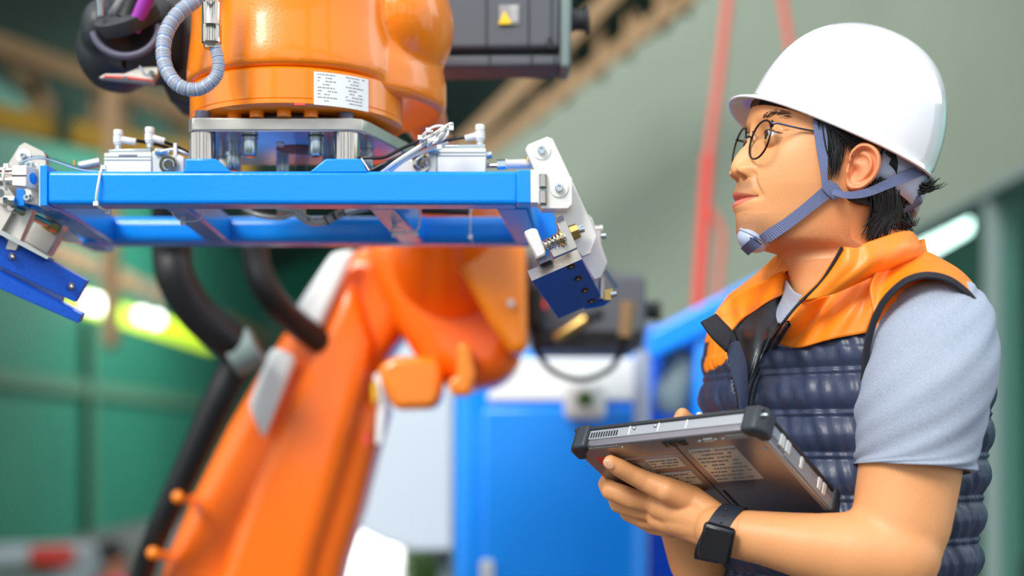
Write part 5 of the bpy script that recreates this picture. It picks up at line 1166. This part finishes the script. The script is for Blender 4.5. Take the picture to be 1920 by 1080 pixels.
# ratchet knob at the nape
kn = [P(x, y, 1.535) for x, y in ((1662,372),(1704,336),(1712,352),(1710,366),(1680,392),(1672,390))]
q = MB(); q.prism(kn, (0, .03, 0)); q.build('ratchet_housing', M('black_plastic'), hs, bevel=.003, seg=3)
q = MB(); q.tube([P(1684,398,1.55), P(1720,376,1.55)], [S(10,1.55), S(10,1.55)], 20); q.ball(P(1684,398,1.55), S(10,1.55)); q.ball(P(1720,376,1.55), S(10,1.55)); q.build('adjuster_knob', M('knob_grey'), hs)
q = MB(); q.tube([P(1676,386,1.55), P(1708,364,1.55)], [S(8,1.55)]*2, 16); q.build('knob_shaft', M('chrome'), hs) if False else q.build('knob_shaft', M('black_plastic'), hs)
# ================================================================ GLASSES
gl = thing('eyeglasses', P(1420, 262, 1.51), 'thin dark metal eyeglasses with grey temples on the man', 'glasses')
def lens(px, py, b, wr_, hr_):
    a, z = feat(px, py, b); c = H(a, b, z); upv = (Vector((C_*.22, S_*.22, 1))).normalized(); sg = 1 if b > 0 else -1
    sv = (Vector((S_, -C_, 0))+Vector((C_, S_, 0))*.10*sg).normalized(); sv = (sv-upv*sv.dot(upv)).normalized()
    pts = []
    for k in range(48):
        q_ = 2*math.pi*k/48; cx, sy = math.cos(q_), math.sin(q_); pts.append(c+sv*wr_*abs(cx)**.92*(1 if cx > 0 else -1)+upv*hr_*abs(sy)**.95*(1 if sy > 0 else -1))
    q = MB(); q.tube(pts, .0011, 8, closed=True); r_ = q.build('rim', M('lens_metal'), gl)
    q = MB(); nn = sv.cross(upv); q.prism([p-nn*.0006 for p in pts], nn*.0012); q.build('lens', M('clear_glass'), gl)
    return c, sv, upv
c1, s1, u1 = lens(1425, 262, .032, .0225, .0208)
c2, s2, u2 = lens(1386, 276, -.032, .0225, .0208)
q = MB(); q.tube([c1-s1*.0205+u1*.006, (c1+c2)/2-Vector((C_,S_,0))*.0015+u1*.008, c2+s2*.0205+u2*.006], .0011, 8); q.tube([c1-s1*.017+u1*.0125, (c1+c2)/2+u1*.0130, c2+s2*.017+u2*.0125], .0008, 8); q.build('bridge', M('lens_metal'), gl)
for c, sv, uv, sg in ((c1, s1, u1, -1), (c2, s2, u2, 1)):
    q = MB(); q.ball(c+sv*sg*.0165+Vector((C_,S_,0))*.004-uv*.006, (.0022, .0012, .0042), ax=(sv, Vector((C_,S_,0)), uv)); q.build('nose_pad', M('clear_glass'), gl)
h1, _ = hit(HB, 1500, 242, .004, 1.5); h2, _ = hit(HB, 1560, 252, .003, 1.5)
e1_ = c1+s1*.0215+u1*.0135
q = MB(); q.tube([e1_, e1_+s1*.004+Vector((C_,S_,0))*.004, P(1500,241,h1.y-.001), P(1560,253,h2.y-.0), P(1600,268,h2.y+.004)], [.0016, .0012, .0011, .0012, .0014], 8); q.build('temple', M('temple_metal'), gl)
e2_ = c2-s2*.0215+u2*.0135
q = MB(); q.tube([e2_, e2_-s2*.006+Vector((C_,S_,0))*.01, H(0, -.078, e2_.z-.004)], [.0016, .0012, .0012], 8); q.build('temple', M('temple_metal'), gl)
q = MB(); q.ball(e1_, (.0022, .0016, .004), n=12); q.build('hinge', M('lens_metal'), gl)
# ================================================================ TABLET
NN = N_   # from back face towards the screen
def tp(u, v, h=0): return T0+U_*(u*UL)+V_*(v*VL)+NN*h    # u along TL->TR, v along TR->BR, h thickness
TH = .024
tbt = thing('rugged_tablet', tp(.5, .5), 'silver rugged tablet with black rubber corners held by the man', 'tablet')
def slab(name, u0, u1, v0, v1, h0, h1, mt, parent=tbt, bev=.0008, **k):
    q = MB(); q.hexa([tp(u0,v0,h0), tp(u1,v0,h0), tp(u1,v1,h0), tp(u0,v1,h0)], [tp(u0,v0,h1), tp(u1,v0,h1), tp(u1,v1,h1), tp(u0,v1,h1)]); return q.build(name, M(mt), parent, bevel=bev, **k)
bk = slab('back_shell', 0, 1, 0, 1, 0, .010, 'tablet_case', bev=.0025)
slab('side_frame', -.004, 1.004, -.006, 1.006, .008, .020, 'tablet_side', bev=.0012)
slab('bezel', -.012, 1.012, -.016, 1.016, .0195, TH, 'black_plastic', bev=.0015)
slab('screen', .06, .94, .08, .92, TH-.0005, TH+.0006, 'screen_glass', bev=0)
def bumper(u, v):
    q = MB(); su = .085 if u == 0 else -.085; sv = .12 if v == 0 else -.12; o = .022
    pu = -o if u == 0 else 1+o; pv = -o*1.3 if v == 0 else 1+o*1.3
    loop = [(u+su, pv+ (0)), (u+su*.1 if False else u+su*.15, pv), (pu, v+sv*.15), (pu, v+sv), (u+su*.35, v+sv), (u+su*.5, v+sv*.6), (u+su, v+sv*.28)]
    b = [tp(a, c, -.0025) for a, c in loop]; q.prism(b, NN*(TH+.005)); o_ = q.build('corner_bumper', M('tablet_rubber'), tbt, bevel=.004, seg=4, label='black rubber corner bumper')
    return o_
bps = [bumper(0, 0), bumper(1, 0), bumper(1, 1), bumper(0, 1)]
q = MB(); q.ball(tp(1.018, -.01, .014), (.0045, .002, .0022), ax=(U_, V_, NN)) ; q.build('screw', M('zinc'), bps[1])
q = MB()
for k in range(11): u0 = .095+k*.0145; q.hexa([tp(u0,-.0085,.010), tp(u0+.007,-.0085,.010), tp(u0+.007,.0,.010), tp(u0,.0,.010)], [tp(u0,-.0085,.0165), tp(u0+.007,-.0085,.0165), tp(u0+.007,0,.0165), tp(u0,0,.0165)])
q.build('vent_slot', M('black_rubber'), tbt)
q = MB()
for k in range(14): u0 = .09+k*.012; q.hexa([tp(u0,.015,-.0006), tp(u0+.006,.015,-.0006), tp(u0+.006,.035,-.0006), tp(u0,.035,-.0006)], [tp(u0,.015,.001), tp(u0+.006,.015,.001), tp(u0+.006,.035,.001), tp(u0,.035,.001)])
q.build('vent_slot', M('label_grey'), bk)
for u0 in (.31, .47, .62): slab('side_joint', u0, u0+.006, -.0085, 0, .009, .0195, 'white_alu', bev=0)
for u0, v0 in ((.34, -.008), (.455, -.008)): 
    q = MB(); q.ball(tp(u0, v0, .016), .0022); q.build('screw', M('zinc'), tbt)
cm = slab('camera_window', .49, .61, .025, .085, -.0010, .001, 'black_rubber', bk, .0009)
for u0 in (.525, .575):
    q = MB(); q.ball(tp(u0, .055, -.001), (.0032, .0032, .001), ax=(U_, V_, NN)); q.build('camera_lens', M('screen_glass'), bk)
for u0 in (.68, .76, .80): 
    q = MB(); q.ball(tp(u0, .06, -.0004), (.003, .002, .001), ax=(U_, V_, NN)); q.build('port', M('zinc'), bk)
slab('port', .70, .75, .04, .075, -.0010, .001, 'alu_grey', bk); slab('rating_mark', .82, .93, .03, .07, -.0006, .001, 'label_grey', bk, 0)
def label(u0, u1, v0, v1, rows, seed):
    l_ = slab('label_sticker', u0, u1, v0, v1, -.0006, .0004, 'alu_grey', bk, 0, label='pale printed label'); rnd = random.Random(seed); q = MB()
    for r_ in range(rows):
        vv0 = v0+(v1-v0)*(r_+.4)/(rows+.4); uu = u0+.01
        while uu < u1-.03:
            L = rnd.choice((.01, .02, .03)); 
            if rnd.random() < .8: q.hexa([tp(uu,vv0,-.0009), tp(uu+L,vv0,-.0009), tp(uu+L,vv0+.012,-.0009), tp(uu,vv0+.012,-.0009)], [tp(uu,vv0,-.0005), tp(uu+L,vv0,-.0005), tp(uu+L,vv0+.012,-.0005), tp(uu,vv0+.012,-.0005)])
            uu += L+.006
    q.build('print', M('ink'), bk)
label(.58, .82, .14, .50, 9, 3); label(.32, .50, .20, .30, 3, 5); label(.30, .50, .36, .50, 3, 6)
slab('panel_joint', .535, .540, .08, .95, -.0004, .001, 'black_plastic', bk, 0); slab('panel_joint', .12, .54, .17, .176, -.0004, .001, 'label_grey', bk, 0)
slab('vent_slot', .56, .575, .60, .80, -.0004, .001, 'black_rubber', bk, 0)
for k in range(4): slab('rib', .27+k*.012, .274+k*.012, .22, .60, -.0006, .001, 'alu_grey', bk, 0)
slab('red_marking', .07, .16, .12, .20, -.0005, .001, 'red_paint', bk, 0)
for u0, v0 in ((.27, .045), (.95, .2), (.60, .88), (.05, .5), (.57, .95)):
    q = MB(); q.ball(tp(u0, v0, -.0003), (.0022, .0022, .0012), ax=(U_, V_, NN)); q.build('screw', M('zinc'), bk)
# long right side: port bay recess with latches
slab('port_bay', 1.0, 1.006, .30, .88, .0015, .012, 'label_grey', tbt, 0)
for v0, v1 in ((.22, .27), (.29, .34), (.47, .50), (.70, .74), (.76, .80)): slab('latch', .995, 1.010, v0, v1, .006, .019, 'white_alu', tbt, .0006)
slab('port_lip', .975, 1.0, .12, .95, -.0010, .002, 'tablet_side', bk, .0006)
slab('bottom_rail', .50, .93, .985, 1.01, .0, .004, 'white_alu', tbt, .0008)
st = thing('stylus', P(1312, 790, 1.590), 'white stylus tip showing above the tablet edge', 'stylus')
q = MB(); q.tube([P(1312, 773, 1.595), P(1312, 776, 1.595), P(1308, 830, 1.598), P(1304, 880, 1.602)], [S(4, 1.590), S(6.5, 1.590), S(6.5, 1.600), S(6, 1.600)], 16); q.build('barrel', M('white_plastic'), st)
q = MB(); q.tube([P(1304, 880, 1.602), P(1302, 900, 1.604)], [S(5.5, 1.600), S(1.5, 1.600)], 12); q.build('nib', M('black_plastic'), st)
# ================================================================ WRIST WATCH
wt = thing('wristwatch', P(1350, 1010, 1.49), 'black square smartwatch with a dark rubber band on the wrist', 'watch')
wa = (P(1440, 1010, 1.445)-P(1345, 992, 1.467)).normalized(); wc = P(1352, 1000, 1.466)
w1 = Vector((0,0,1)); w1 = (w1-wa*w1.dot(wa)).normalized(); w2 = wa.cross(w1)
q = MB(); pts = [wc+w1*.0305*math.cos(a)+w2*.0305*math.sin(a)+wa*(.010*math.cos(a)) for a in np.linspace(0, 2*math.pi, 48, endpoint=False)]
rws = []
for p in pts:
    o = (p-wc); o = (o-wa*o.dot(wa)).normalized(); rws.append([p-wa*.0115+o*.0008, p+wa*.0115+o*.0008, p+wa*.0115-o*.0014, p-wa*.0115-o*.0014])
q.grid(rws, cu=True, cv=True); bnd = q.build('strap', M('watch_band'), wt)
HAND = bvh_of(body)
cc = P(1344, 1018, 1.430); nrm = Vector((-.35, -.88, -.25)).normalized(); ux_ = (P(1370, 1022, 1)-P(1318, 1014, 1)); ux_ = (ux_-nrm*ux_.dot(nrm)).normalized(); uy_ = nrm.cross(ux_)
q = MB(); q.obox(cc, ux_*.0165, uy_*.0195, nrm*.0052); q.build('case', M('watch_black'), wt, bevel=.0045, seg=5)
q = MB(); q.obox(cc+nrm*.0052, ux_*.0138, uy_*.0168, nrm*.0006); q.build('screen', M('screen_glass'), wt, bevel=.0005)
q = MB(); q.cyl(cc+uy_*.017-ux_*.002*0+ux_*.0155, cc+ux_*.0175+uy_*.017, .0025); 
for k in range(3):
    q = MB(); h_ = wc+w2*0+(w1*math.cos(.55+k*.28)+(-w2 if w2.y > 0 else w2)*math.sin(.55+k*.28))*.0316+wa*.006; q.ball(h_, .0013, n=8); q.build('strap_hole', M('black_rubber'), wt)
